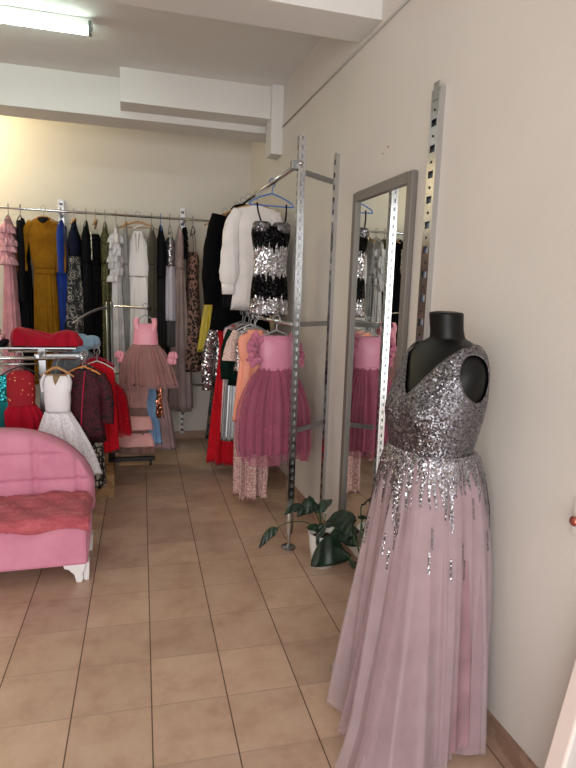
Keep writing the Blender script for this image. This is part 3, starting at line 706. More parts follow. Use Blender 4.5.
g = kid('floral_coat', 'burgundy floral jacquard coat with pink piping on the orange hanger', 'coat', -.28, 4.16, 1.1245, .60, -.2, 'orange', 'burgundy floral coat', .13)
g.loft('body', bur, shoulders(.135, .05, -.35, .12) + [(-.60, .15, .06, 0, 0, .006)], m=28)
side_sleeve(g, bur, w=.135, L=.34, out=.03, r=(.045, .045, .042))
g.tube('piping', cloth('magenta piping', (200, 30, 80)), [(.02, -.03, -.1), (.012, -.06, -.25), (.0, -.062, -.4), (-.01, -.066, -.585)], .004, None, 8)
bwf = lace('black white floral print', (22, 20, 20), (176, 170, 158), 26, .15)
g = kid('floral_dress', 'black and cream floral dress hanging low beside the cardboard boxes', 'dress', -.275, 4.30, 1.1245, .98, -.1, 'black', 'black and cream floral dress', .11)
gown_body(g, bwf, bwf, w=.11, d=.035, zw=-.35, ww=.10, hw=.125, hd=.055)
g = kid('evening_dress', "child's long plain red dress behind the burgundy floral coat", 'dress', -.20, 4.47, 1.1245, .76, -.25, 'white', "child's long plain red dress", .13)
gown_body(g, red, red, w=.13, d=.04, zw=-.25, ww=.13, hw=.15, hd=.05, fold=.006); 
rto = tulle('red tulle', (206, 20, 44), .6)
g = kid('tulle_dress', 'puffy red tulle dress beside the dusty pink tiered dress', 'dress', -.215, 4.76, 1.1245, .72, -.2, 'magenta', 'puffy red tulle dress', .13)
g.loft('bodice', rdt, shoulders(.13, .045, -.26, .11)); g.loft('skirt_lining', rdt, [(-.25, .11, .045, 0, 0, .003), (-.4, .17, .08, .02, 0, .012), (-.66, .19, .11, .03, 0, .018)], folds=(13, 21))
g.loft('skirt', rto, [(-.245, .112, .047, 0, 0, .003), (-.38, .19, .10, .025, 0, .014), (-.70, .215, .13, .04, 0, .022)], folds=(15, 25), sharp=.4, cap_bot=False, n=130)
# things on the rack's shelf
def mound(name, label, cat, mat, rows, x, y, z, rz=0, **kw):
    v, f = loft(rows, **kw); o = link_mesh(name, v, f, mat, None, True, (x, y, z)); o.rotation_euler = (0, 0, rz); return tag(o, label, cat, 'garments laid on the rack shelf')
red2 = cloth('cherry red tulle', (172, 6, 40), .85, .1)
mound('folded_dress', 'cherry red dress heaped on the rack shelf next to the pale pink stack', 'dress', red2, [(.13, .015, .015, -.1, 0, 0), (.118, .05, .05, -.085, 0, .008), (.085, .12, .09, -.03, 0, .014), (.05, .165, .115, .01, 0, .014), (.004, .175, .12, .02, 0, .012)], -.61, 4.42, 1.172, .1, seed=3, folds=(5, 9), n=90)
mound('folded_dress', 'second cherry red dress bunched at the shelf end above the white lace dress', 'dress', red2, [(.115, .015, .015, .02, 0, 0), (.10, .06, .05, .02, 0, .008), (.07, .10, .08, .0, 0, .012), (.03, .125, .10, 0, 0, .012), (.004, .125, .105, 0, 0, .01)], -.42, 4.41, 1.172, -.2, seed=8, folds=(4, 9), n=90)
pw = lace('pink and white stripes', (224, 150, 164), (240, 224, 226), 30, .2)
for k, (mt, lab) in enumerate(((blk, 'folded black garment under the pale pink pieces on the rack shelf'), (pw, 'folded pale pink patterned garment lying on the black one'), (pw, 'topmost folded pale pink patterned garment on the rack shelf'))):
    o = MB().box((0, 0, .019), (.30 - .02 * k, .22, .038), bev=.014).build('folded_garment', mt, None, smooth=True, loc=(-.95 - .01 * k, 4.42, 1.172 + .039 * k)); o.rotation_euler = (0, 0, .06 * k); tag(o, lab, 'folded garment', 'garments folded on the rack shelf')

r2 = empty('four_way_rack', 'black and chrome garment stand with curved arms and castors by the aisle', 'clothes rack', (-.125, 5.22, 0))
for dx in (-.018, .018): MB().sweep([(dx, 0, .07), (dx, 0, 1.475)], .011, None, 14).build('post', M['steel'], r2, smooth=True)
MB().box((.0, 0, .065), (.76, .05, .035), bev=.006).build('base_bar', M['black_plastic'], r2)
MB().box((.0, 0, .065), (.05, .7, .034), bev=.006).build('base_bar', M['black_plastic'], r2)
for (x, y) in ((-.34, 0), (.34, 0), (0, -.31), (0, .31)):
    cw = MB().lathe([(.006, -.011), (.026, -.011), (.028, -.007), (.028, .007), (.026, .011), (.006, .011)], n=20); cw.v = [(c, a, b + .029) for a, b, c in cw.v]
    w_ = cw.build('castor', M['black_plastic'], r2, loc=(x, y, 0)); MB().box((0, 0, .047), (.034, .02, .018)).build('fork', M['black_plastic'], w_)
MB().sweep(smooth_path([(.02, 0, 1.44), (.16, -.12, 1.44), (.32, -.26, 1.435)], 4), .010, None, 12).build('straight_arm', M['chrome'], r2, smooth=True)
MB().sweep([(.315, -.256, 1.435), (.335, -.272, 1.435)], .016, None, 14).build('end_knob', M['black_plastic'], r2, smooth=True)
MB().sweep(smooth_path([(-.02, 0, 1.43), (-.10, -.06, 1.41), (-.19, -.14, 1.365), (-.28, -.22, 1.30)], 6), .010, None, 12).build('curved_arm', M['chrome'], r2, smooth=True)
MB().sweep([(.0, -.12, .87), (.42, -.12, .865)], .010, None, 12).build('lower_arm', M['chrome'], r2, smooth=True)
MB().sweep([(.0, .0, .87), (.0, -.12, .87)], .010, None, 12).build('arm_joint', M['chrome'], r2, smooth=True)
bp, mt_ = satin('baby pink satin', (240, 160, 178)), cloth('dusty rose tulle lining', (176, 126, 122), .85); mto = tulle('dusty rose tulle', (190, 146, 142), .6)
g = kid('tulle_dress', 'sleeveless baby pink dress with dusty rose tulle skirt on the upper rack arm', 'dress', .17, 4.975, 1.449, .68, -.1, 'clear', 'baby pink and dusty rose dress', .09)
g.loft('bodice', bp, [(-.14, .07, .025), (-.16, .088, .036), (-.22, .098, .05), (-.33, .105, .052)], m=18)
for s in (-1, 1): g.tube('strap', bp, [(s * .062, -.035, -.2), (s * .075, -.028, -.14), (s * .07, -.002, -.098), (s * .074, .024, -.14), (s * .066, .034, -.2)], .022, .006, 10, 5)
g.loft('skirt_lining', mt_, [(-.32, .105, .052, 0, 0, .003), (-.42, .16, .08, 0, 0, .01), (-.66, .22, .1, .02, 0, .016)], folds=(13, 21))
g.loft('skirt', mto, [(-.315, .107, .054, 0, 0, .003), (-.42, .18, .09, 0, 0, .012), (-.56, .225, .11, .01, 0, .016), (-.68, .24, .115, .025, 0, .02)], folds=(15, 23), sharp=.4, cap_bot=False, n=120)
for (x_, z_) in ((-.21, -.40), (-.19, -.44), (.23, -.40), (.215, -.45)):
    vv, ff = loft([(.03, .008, .008, 0, 0, 0), (.015, .03, .028, 0, 0, .006), (-.02, .034, .03, 0, 0, .008), (-.035, .02, .02, 0, 0, .004)], m=8, n=40, folds=(5, 8), seed=int(z_ * 100)); g.mesh('rosette', bp, [(p[0] + x_, p[1] - .02, p[2] + z_) for p in vv], ff)
lb_, gt = cloth('powder blue satin', (152, 186, 212), .7), cloth('grey blue tulle', (120, 130, 140), .9)
g = kid('tulle_dress', 'powder blue dress with puffed sleeves and grey tulle skirt on the curved arm', 'dress', -.385, 5.02, 1.323, .85, -.2, 'black', 'powder blue dress', .09)
g.loft('bodice', lb_, [(-.11, .07, .03), (-.14, .1, .042), (-.2, .105, .05), (-.26, .1, .05)]); g.loft('skirt', gt, [(-.25, .1, .05, 0, 0, .004), (-.33, .17, .09, 0, 0, .014), (-.6, .24, .13, .02, 0, .02), (-.85, .26, .14, .02, 0, .024)], folds=(13, 22), sharp=.4)
for s in (-1, 1):
    vv, ff = loft([(.055, .02, .02, 0, 0, .002), (.035, .055, .045, 0, 0, .006), (-.02, .065, .055, 0, 0, .008), (-.055, .045, .04, 0, 0, .006)], m=12, n=48, folds=(6, 11), seed=6 + s); g.mesh('puff_sleeve', lb_, [(p[0] + s * .125, p[1], p[2] - .175) for p in vv], ff)
ti, tf, tb = cloth('dusty pink crepe', (206, 158, 152)), satin('blush satin flounce', (230, 168, 166), .5), cloth('mushroom tulle', (150, 118, 110))
def lowarm(name, label, cat, x, L, col, what, w=.12, y=5.10, rz=-.6): return kid(name, label, cat, x, y, .886, L, rz, col, what, w)
g = lowarm('tiered_dress', 'dusty pink dress with tiers of wide satin flounces on the low rack arm', 'dress', .055, .72, 'black', 'dusty pink tiered dress', .13, 5.10, -.3)
g.loft('bodice', ti, shoulders(.15, .05, -.32, .145)); g.loft('underskirt', tb, [(-.31, .145, .045, 0, 0, .003), (-.5, .17, .07, 0, 0, .008), (-.72, .185, .085, 0, 0, .014)])
for zz, wv in ((-.38, .19), (-.53, .205)):
    g.loft('flounce', tf, [(zz, wv * .88, .08, 0, 0, .002), (zz - .06, wv, .105, 0, 0, .005), (zz - .12, wv * 1.06, .12, 0, 0, .008)], folds=(6, 10), m=10, n=90, sharp=0)
for s in (-1, 1): g.tube('ribbon', tf, [(0, -.055, -.13), (s * .012, -.06, -.2), (s * .008, -.06, -.28)], .003, .009, 8, 4)
sb = cloth('sky blue crepe', (128, 166, 206))
g = lowarm('party_dress', 'sky blue dress tucked between the tiered dress and the copper sequin dress', 'dress', .17, .62, 'blue', 'sky blue dress', .11, rz=-.75); gown_body(g, sb, sb, w=.12, d=.04, zw=-.25, ww=.11, hw=.16, hd=.05)
cs = sequin('copper sequins', (196, 130, 100), (110, 60, 44), 80, .9, .3)
g = lowarm('sequin_dress', 'copper sequin dress on the low rack arm beside the sky blue dress', 'dress', .225, .40, 'black', 'copper sequin dress', .11, rz=-.75); g.loft('body', cs, shoulders(.115, .035, -.25, .11) + [(-.40, .13, .04, 0, 0, .004)], m=24)
g = lowarm('tulle_dress', 'mauve tulle dress, outermost on the low rack arm', 'dress', .275, .68, 'clear', 'mauve tulle dress', .11, rz=-.75)
mv = cloth('mauve grey tulle', (158, 132, 134)); g.loft('bodice', mv, shoulders(.11, .035, -.25, .1)); g.loft('skirt', mv, [(-.24, .1, .035, 0, 0, .003), (-.4, .13, .05, 0, 0, .01), (-.68, .17, .065, 0, 0, .016)], folds=(13, 21))

# boxes on the floor
def carton(label, x, y, w, d, h):
    r = empty('cardboard_box', label, 'box', (x, y, 0), .03, 'cardboard boxes under the racks')
    m = MB()
    for s in (-1, 1): m.box((s * (w / 2 - .003), 0, h / 2), (.006, d, h)).box((0, s * (d / 2 - .003), h / 2), (w - .012, .006, h))
    m.box((0, 0, .004), (w - .012, d - .012, .008)); m.build('walls', M['card'], r)
    for s in (-1, 1):
        q = MB().box((0, 0, 0), (w - .01, d * .49, .005)).build('flap', M['card'], r, loc=(0, s * d * .25, h + .004))
    return r
carton('low open-fronted cardboard box on the floor at the sofa corner', -.225, 4.60, .26, .34, .17)
carton('taller brown cardboard box on the floor behind the low box', -.29, 4.97, .28, .2, .30)
# ------------------------------------------------------------------ mirror
mr = empty('wall_mirror', 'tall mirror in a grey metal frame on the right wall', 'mirror', (XW, 2.815, .2), -PI / 2)
MW, MH, FB = .71, 1.97, .05
fr = MB()
for sx in (-1, 1): fr.box((sx * (MW - FB) / 2, -.018, MH / 2), (FB, .032, MH), bev=.006)
fr.box((0, -.018, FB / 2), (MW - 2 * FB, .032, FB)).box((0, -.018, MH - FB / 2), (MW - 2 * FB, .032, FB))
fr.build('frame', M['mirror_frame'], mr)
MB().box((0, -.012, MH / 2), (MW - 2 * FB + .01, .008, MH - 2 * FB + .01)).build('mirror_glass', M['mirror'], mr)

# leaning framed board
lb = empty('leaning_frame', 'white framed board leaning on the right wall close to the viewer', 'frame', (1.285, 1.2, .0))
rot = Matrix.Rotation(math.radians(11), 4, 'Y')
LB = MB()
def lbox(y0, y1, z0, z1, th):
    m = MB().box((0, (y0 + y1) / 2, (z0 + z1) / 2), (th, y1 - y0, z1 - z0), bev=.006)
    return [rot @ Vector(v) + Vector((-.165, 0, .006)) for v in m.v], m.f
for a in ((-.06, 0, 0, .8, .03), (-.62, -.56, 0, .8, .03), (-.56, -.06, 0, .06, .03), (-.56, -.06, .74, .8, .03)): LB.add(*lbox(*a))
LB.build('frame', plain('off white frame', (236, 222, 214), .4), lb)
MB().add(*lbox(-.57, -.05, .05, .75, .012)).build('panel', M['white_gloss'], lb)

# ------------------------------------------------------------------ the gown on its mannequin
MX, MY, MROT = 1.065, 1.765, math.radians(-80)
def torso_rows():
    #      z     rx    ry    cx  cy
    return [(1.548, .056, .056, 0, .004), (1.50, .055, .055, 0, .010), (1.465, .060, .058, 0, .016), (1.454, .082, .066, 0, .02),
            (1.442, .110, .074, 0, .02), (1.425, .138, .082, 0, .018), (1.395, .163, .092, 0, .012), (1.34, .178, .106, 0, .002),
            (1.28, .178, .124, 0, -.008), (1.22, .174, .134, 0, -.020), (1.16, .164, .130, 0, -.026), (1.10, .152, .120, 0, -.028),
            (1.05, .144, .116, 0, -.028), (1.0, .136, .108, 0, -.024), (.95, .128, .102, 0, -.02), (.92, .10, .08, 0, -.02)]
TR = interp_rows(torso_rows(), 150)
def torso_mesh(off=0.0, n=160):
    v = []; f = []
    for (z, rx, ry, cx, cy) in TR:
        for k in range(n):
            th = 2 * PI * k / n; c, s = math.cos(th), math.sin(th); ex = 2.25
            x = rx * math.copysign(abs(c) ** (2 / ex), c); y = ry * math.copysign(abs(s) ** (2 / ex), s)
            if 1.06 < z < 1.33 and s < 0:        # bust
                y -= .013 * math.exp(-((abs(x) - .075) / .05) ** 2 - ((z - 1.21) / .055) ** 2)
                y += .006 * math.exp(-(x / .035) ** 2 - ((z - 1.215) / .05) ** 2)
            v.append(Vector((cx + x, cy + y, z)))
    m = len(TR)
    for j in range(m - 1):
        for k in range(n): f.append((j * n + k, (j + 1) * n + k, (j + 1) * n + (k + 1) % n, j * n + (k + 1) % n))
    if off:
        N = [Vector((0, 0, 0)) for _ in v]
        for q in f:
            no = (v[q[2]] - v[q[0]]).cross(v[q[3]] - v[q[1]])
            for i in q: N[i] += no
        s = 1 if N[80 * n].dot(Vector((1, 0, 0))) > 0 else -1
        v = [p + nn.normalized() * off * s for p, nn in zip(v, N)]
    return v, f
mq = empty('dress_form', 'headless black mannequin wearing the grey sequin gown', 'mannequin', (MX, MY, 0), MROT)
v, f = torso_mesh(0.0); n = 160
f = f + [tuple(reversed(range(n))), tuple((len(TR) - 1) * n + k for k in range(n))]
tor = link_mesh('torso', v, f, M['mannequin'], mq)
bm = bmesh.new(); bm.from_mesh(tor.data); bmesh.ops.recalc_face_normals(bm, faces=bm.faces); 
for fa in bm.faces:
    if len(fa.verts) > 10: fa.smooth = False
bm.to_mesh(tor.data); bm.free()
MB().lathe([(.03, 1.545), (.054, 1.545), (.056, 1.551), (.03, 1.555)], (0, .004, 0), 32).build('neck_cap', M['mannequin'], mq, smooth=False)
MB().sweep([(0, 0, .02), (0, 0, .94)], .016, None, 16).build('pole', M['steel'], mq, smooth=True)
MB().lathe([(.13, .0), (.13, .012), (.05, .022), (.018, .03)], n=32).build('base', M['steel'], mq, smooth=False)

gw = empty('evening_gown', 'long grey sequin and mauve tulle evening gown on the black mannequin', 'gown', (MX, MY, 0), MROT)
seq = sequin('grey sequins', (122, 120, 125), (56, 54, 58), 210, 0.8, .32)
seq_b = sequin('bright sequins', (168, 166, 172), (84, 82, 90), 200, 0.95, .26)
def keep(p):
    x, y, z = p
    if z < 1.05 or z > 1.46: return False
    if y < .02 and abs(x) < (z - 1.262) * .70: return False           # deep front neckline
    if y >= .02 and abs(x) < (z - 1.30) * .75: return False            # back neckline
    if abs(x) > .125 and ((y + .002) / .056) ** 2 + ((z - 1.343) / .076) ** 2 < 1: return False   # armholes
    if abs(x) < .088 and z > 1.40: return False
    return True
v, f = torso_mesh(.006)
kf = [q for q in f if keep(sum((v[i] for i in q), Vector()) / 4)]
bm = bmesh.new(); bv = {}
for q in kf:
    for i in q:
        if i not in bv: bv[i] = bm.verts.new(v[i])
    bm.faces.new([bv[i] for i in q])
for _ in range(10):
    for e in [e for e in bm.edges if e.is_boundary]: pass
    bs = {vv for e in bm.edges if e.is_boundary for vv in e.verts}
    new = {}
    for vv in bs:
        nb = [e.other_vert(vv).co for e in vv.link_edges if e.is_boundary]
        if len(nb) == 2: new[vv] = vv.co * .4 + (nb[0] + nb[1]) * .3
    for vv, c in new.items(): vv.co = c
bmesh.ops.recalc_face_normals(bm, faces=bm.faces)
me = bpy.data.meshes.new('bodice'); bm.to_mesh(me); bm.free()
me.polygons.foreach_set('use_smooth', [True] * len(me.polygons)); me.materials.append(seq)
bo = bpy.data.objects.new('bodice', me); C.objects.link(bo); bo.parent = gw
so = bo.modifiers.new('Solidify', 'SOLIDIFY'); so.thickness = .004; so.offset = 1
# skirt: hem outline on the floor, given in room coordinates
HEM = [(1.283, 1.80), (1.283, 1.62), (1.235, 1.585), (1.02, 1.50), (.88, 1.41), (.70, 1.42), (.645, 1.55), (.74, 1.70), (.775, 1.84), (.825, 1.98), (.895, 2.14), (.98, 2.27), (1.12, 2.25), (1.25, 2.10), (1.28, 1.95)]
cr, sr = math.cos(-MROT), math.sin(-MROT)
HL = [((x - MX) * cr - (y - MY) * sr, (x - MX) * sr + (y - MY) * cr) for x, y in HEM]
pol = sorted((math.atan2(y, x) % (2 * PI), math.hypot(x, y)) for x, y in HL)
pol = [(pol[-1][0] - 2 * PI, pol[-1][1])] + pol + [(pol[0][0] + 2 * PI, pol[0][1]), (pol[1][0] + 2 * PI, pol[1][1])]
def hem_r(a):
    a %= 2 * PI
    for i in range(len(pol) - 1):
        if pol[i][0] <= a <= pol[i + 1][0]:
            u = (a - pol[i][0]) / (pol[i + 1][0] - pol[i][0]); u = u * u * (3 - 2 * u) * .6 + u * .4
            return pol[i][1] * (1 - u) + pol[i + 1][1] * u
    return pol[0][1]
FO = .038
def skirt_point(th, t, scale, seed, fold, K, ztop=1.08):
    g = random.Random(seed); p1, p2, p3 = (g.uniform(0, 6.28) for _ in range(3))
    c, s = math.cos(th), math.sin(th)
    ex = 2.25; rt = 1 / ((abs(c) / .158) ** ex + (abs(s) / .129) ** ex) ** (1 / ex)
    rh = hem_r(th); over = max(0, rh - .30)
    bell = .30 + over * .35
    r = rt + (min(rh, bell) - rt) * (t ** (.66 - .24 * max(0, math.cos(th + MROT + math.radians(40))))) + (rh - min(rh, bell)) * (t ** 4.5)
    r = rt + (r - rt) * scale
    wp = .9 * math.sin(2 * th + p3) + .6 * math.sin(3 * th + p1 + t)
    a0 = (K // 2) * th + p2 + 1.3 * wp + 1.2 * t; a1 = K * th + p1 + wp + .8 * t; a2 = (K * 2 + 3) * th + p2 - .9 * t
    F = .75 * math.cos(a0) * t + .85 * (1 - 2 * abs(math.sin(a1 / 2))) + .3 * (1 - 2 * abs(math.sin(a2 / 2)))
    r += fold * F * (.15 + .85 * t ** .7) * min(1, .35 + t)
    z = ztop * (1 - t)
    wx_ = MX + r * (c * math.cos(MROT) - s * math.sin(MROT)); lim = XW - .016 - .004 * math.sin(9 * th) * t
    if wx_ > lim: r *= (lim - MX) / (wx_ - MX)
    if over > .02 and t > .8: z = max(z * (1 - min(1, over * 1.2)), .006 + .02 * max(0, F) * over * 2)
    return Vector((r * c, r * s - .026 * (1 - t) ** 2, max(z, .005 + .012 * (1 + F) * t ** 6)))
def skirt(part, mat, scale, seed, fold, K, n=420, m=48, t1=1.0):
    v = []; f = []
    for j in range(m):
        t = t1 * j / (m - 1)
        for k in range(n): v.append(skirt_point(2 * PI * k / n, t, scale, seed, fold, K))
    for j in range(m - 1):
        for k in range(n): f.append((j * n + k, (j + 1) * n + k, (j + 1) * n + (k + 1) % n, j * n + (k + 1) % n))
    return link_mesh(part, v, f, mat, gw)
skirt('lining', cloth('mauve satin lining', (160, 126, 133), .7, .1), .80, 3, .018, 12, t1=.96)
skirt('tulle_underlayer', tulle('mauve tulle', (188, 162, 168), .45), .90, 5, .032, 11)
skirt('tulle_overlayer', tulle('pale mauve tulle', (202, 182, 187), .46), 1.0, 11, FO, 11)
st = MB(); g = random.Random(4)
for k in range(64):
    th0 = 2 * PI * (k + g.uniform(-.3, .3)) / 64; L = g.choice([.10, .12, .15, .18, .22, .28]) * g.uniform(.8, 1.25); wd = g.uniform(.013, .024)
    nn = 14; vv = []; ff = []
    for j in range(nn):
        t = .0 + (L) * j / (nn - 1); w = wd * (1 - (j / (nn - 1)) ** 1.5 * .85) / (.16 + t * .2)
        for s_ in (-.5, -.17, .17, .5):
            p = skirt_point(th0 + s_ * w + .02 * math.sin(j * .5 + k), t, 1.0, 11, FO, 11)
            d = Vector((p.x, p.y, 0)).normalized(); vv.append(p + d * .0035)
    for j in range(nn - 1):
        for i in range(3): ff.append((j * 4 + i, (j + 1) * 4 + i, (j + 1) * 4 + i + 1, j * 4 + i + 1))
    st.add(vv, ff)
for k in range(40):                                            # small separate runs of sequins lower on the skirt
    th0 = g.uniform(0, 2 * PI); t0 = g.uniform(.12, .34); vv = []; ff = []
    for j in range(7):
        t = t0 + .011 * j
        for s_ in (-.5, .5):
            p = skirt_point(th0 + s_ * .028, t, 1.0, 11, FO, 11); d = Vector((p.x, p.y, 0)).normalized(); vv.append(p + d * .0035)
    for j in range(6): ff.append((j * 2, (j + 1) * 2, (j + 1) * 2 + 1, j * 2 + 1))
    st.add(vv, ff)
o = st.build('sequin_fringe', seq_b, gw, smooth=True); o['kind'] = 'stuff'

# ------------------------------------------------------------------ plants
leaf_m = NT('dark green leaf'); leaf_m.set((34, 62, 40), .35)
ln = leaf_m.noise(14, 3); leaf_m.link(leaf_m.ramp(ln.outputs['Fac'], [(.3, (18, 34, 24)), (.7, (32, 56, 38))]), leaf_m.b.inputs['Base Color'])
stem_m = plain('green stem', (60, 82, 48), .5)
def leaf(parent, a, b, w, side, droop=.0, notch=0.0, cup=.15, name='leaf'):
    """leaf from a to b; side: direction of its width"""
    a, b, side = Vector(a), Vector(b), Vector(side).normalized(); m, k = 14, 8
    ax = (b - a).normalized(); side = (side - ax * side.dot(ax)).normalized(); nrm = ax.cross(side)
    v = []; f = []
    for i in range(m):
        t = i / (m - 1); c = a.lerp(b, t) + Vector((0, 0, droop * 4 * t * (1 - t)))
        wd = w * (math.sin(PI * t ** .75) ** .8 if notch == 0 else (math.sin(PI * (t * .93 + .07) ** .62) ** .7)) * .5 + .001
        for j in range(k + 1):
            s = -1 + 2 * j / k
            v.append(c + side * wd * s + nrm * (cup * wd * abs(s) ** 1.3 + .006 * math.sin(t * 14 + s * 3)) - ax * (notch * w * (abs(s) ** 2) * (1 - t) * .8))
    for i in range(m - 1):
        for j in range(k): f.append((i * (k + 1) + j, (i + 1) * (k + 1) + j, (i + 1) * (k + 1) + j + 1, i * (k + 1) + j + 1))
    o = link_mesh(name, v, f, leaf_m.m, parent); q = o.modifiers.new('Solidify', 'SOLIDIFY'); q.thickness = .0015; return o
def stem(parent, pts, r=.004):
    v, f = sweep(smooth_path(pts, 6), [r, r * .8], None, 8); return link_mesh('stem', v, f, stem_m, parent)
pa = empty('potted_plant', 'small lance-leaved plant in a white pot beside the chrome post', 'plant', (1.125, 3.03, 0))
def L3(p): return (p[0] - 1.125, p[1] - 3.03, p[2])
MB().lathe([(.05, 0), (.066, .0), (.084, .12), (.092, .2), (.094, .205), (.086, .205), (.078, .17), (.02, .165)], n=36).build('pot', M['pot'], pa, smooth=True)
MB().lathe([(.078, .168), (.06, .178), (.02, .182)], n=28).build('soil', M['soil'], pa, smooth=True)
base = (1.115, 3.03, .18)
for (pts, a, b, w, side, dr) in (
    ([base, (1.0, 2.96, .30), (.87, 2.93, .325), (.80, 2.92, .30)], (.81, 2.92, .305), (.70, 2.91, .195), .05, (-.3, .5, .7), .02),
    ([base, (1.06, 2.98, .33), (1.0, 2.96, .39), (.97, 2.95, .40)], (.97, 2.95, .40), (.835, 2.9, .385), .045, (0, .4, .8), .02),
    ([base, (1.08, 3.0, .33), (1.05, 2.99, .385)], (1.06, 2.99, .40), (.93, 2.96, .345), .085, (0, .3, .9), .02),
    ([base, (1.08, 3.0, .36), (1.04, 2.99, .42)], (1.06, 3.0, .35), (1.0, 2.97, .46), .05, (.7, -.5, .2), .0),
    ([base, (1.12, 3.0, .33)], (1.05, 2.98, .35), (1.145, 2.97, .425), .06, (.3, -.7, -.5), .01),
    ([base, (1.10, 2.96, .27)], (1.09, 2.97, .29), (1.06, 2.95, .145), .05, (.8, -.4, .1), .0),
    ([base, (1.06, 2.98, .28)], (1.10, 2.98, .24), (.985, 2.95, .275), .045, (0, .4, .8), .01),
    ([base, (1.15, 3.02, .28)], (1.12, 3.0, .25), (1.19, 2.99, .285), .045, (0, .4, .8), .01)):
    stem(pa, [L3(p) for p in pts], .0035); leaf(pa, L3(a), L3(b), w, side, dr)
pb = empty('leafy_plant', 'plant with broad dark leaves spreading beside the gown hem', 'plant', (1.18, 2.44, 0))
def L4(p): return (p[0] - 1.18, p[1] - 2.44, p[2])
MB().lathe([(.05, 0), (.07, .0), (.09, .14), (.095, .145), (.085, .145), (.02, .12)], n=32).build('pot', plain('terracotta pot', (120, 72, 52), .7), pb, smooth=True)
MB().lathe([(.08, .11), (.06, .125), (.02, .13)], n=24).build('soil', M['soil'], pb, smooth=True)
b0 = (1.18, 2.45, .12)
for (pts, a, b, w, side, dr) in (
    ([b0, (1.14, 2.66, .22), (1.13, 2.74, .19)], (1.135, 2.75, .235), (.945, 2.73, .155), .165, (-.3, .5, .75), .02),
    ([b0, (1.17, 2.66, .30), (1.17, 2.75, .34)], (1.19, 2.75, .34), (1.04, 2.74, .41), .14, (-.1, .4, .85), .02),
    ([b0, (1.19, 2.66, .26), (1.21, 2.74, .29)], (1.21, 2.74, .285), (1.045, 2.72, .34), .11, (-.1, .35, .9), .01),
    ([b0, (1.15, 2.62, .2)], (1.15, 2.68, .18), (1.20, 2.6, .155), .06, (0, -.5, .8), .01),
    ([b0, (1.18, 2.62, .42), (1.19, 2.66, .50)], (1.19, 2.66, .50), (1.23, 2.62, .56), .04, (.7, .3, .3), .0),
    ([b0, (1.17, 2.6, .38), (1.19, 2.62, .45)], (1.19, 2.62, .45), (1.14, 2.56, .49), .05, (.3, -.6, .3), .0)):
    stem(pb, [L4(p) for p in pts], .004); leaf(pb, L4(a), L4(b), w, side, dr, notch=.18)

# ------------------------------------------------------------------ sofa
sf = empty('boudoir_sofa', 'pink velvet sofa with a tufted arched back and white feet', 'sofa', (-.755, 3.35, 0))
SX, Y0, Y1 = .545, -.25, .25
MB().box((0, 0, .215), (2 * SX, Y1 - Y0, .23), bev=.02).build('seat_base', M['pink_velvet'], sf, smooth=False)
MB().box((0, -.01, .345), (2 * SX + .004, Y1 - Y0 + .0, .06), bev=.025).build('seat_cushion', M['pink_velvet'], sf, smooth=True)
# back: arched tufted cushion
def arch(u):                                   # height over the width, u in -1..1
    return .40 + .358 * (1 - abs(u) ** 2.6) ** .62
nu, nv = 96, 48; v = []; f = []
yb0, yb1 = .20, .30
for j in range(nv + 1):
    for i in range(nu + 1):
        u = -1 + 2 * i / nu; zt = arch(u) if abs(u) < 1 else .40; z = .26 + (zt - .26) * j / nv; x = u * (SX + .02)
        gx = abs(((x + .755 + .0 - .055) / .235) % 1 - .5) * 2; gz = abs(((z - .46) / .16) % 1 - .5) * 2   # 1 at seams
        seam = max(gx ** 9, (gz ** 9) * .8); but = math.exp(-(((1 - gx) / .13) ** 2 + ((1 - gz) / .18) ** 2))
        edge = min(1, (1 - j / nv) / .16, (1 - abs(u)) / .10) ; edge = math.sqrt(max(0, 1 - (1 - edge) ** 2))
        d = .055 * edge * (1 - .6 * seam - .4 * but) 
        v.append((x, yb0 - d, z))
n1 = len(v)
for j in range(nv + 1):
    for i in range(nu + 1):
        p = v[j * (nu + 1) + i]; v.append((p[0], yb1, p[2]))
W1 = nu + 1
for j in range(nv):
    for i in range(nu):
        f.append((j * W1 + i, j * W1 + i + 1, (j + 1) * W1 + i + 1, (j + 1) * W1 + i))
        f.append((n1 + j * W1 + i, n1 + (j + 1) * W1 + i, n1 + (j + 1) * W1 + i + 1, n1 + j * W1 + i + 1))
for i in range(nu):
    f.append((nv * W1 + i, nv * W1 + i + 1, n1 + nv * W1 + i + 1, n1 + nv * W1 + i)); f.append((i, n1 + i, n1 + i + 1, i + 1))
for j in range(nv):
    f.append((j * W1, (j + 1) * W1, n1 + (j + 1) * W1, n1 + j * W1)); f.append((j * W1 + nu, n1 + j * W1 + nu, n1 + (j + 1) * W1 + nu, (j + 1) * W1 + nu))
bk = link_mesh('backrest', v, f, M['pink_velvet'], sf)
for kx in range(-3, 5):
    for zz in (.46 + .08 , .46 + .24):
        x = -.755 + .055 + .235 * kx + .1175 * 0 + .235 * .0
        x = (kx + .0) * .235 - .755 + .055 + .235 * 3 - .235 * .0
        if abs(x) < SX - .1 and zz < arch(x / SX) - .05:
            q = MB().lathe([(.003, -.006), (.008, -.004), (.010, 0), (.008, .005), (.003, .006)], n=12)
            q.v = [(a, c, b) for a, b, c in q.v]
            q.build('tuft_button', M['pink_velvet'], bk, smooth=True, loc=(x, yb0 - .03, zz))
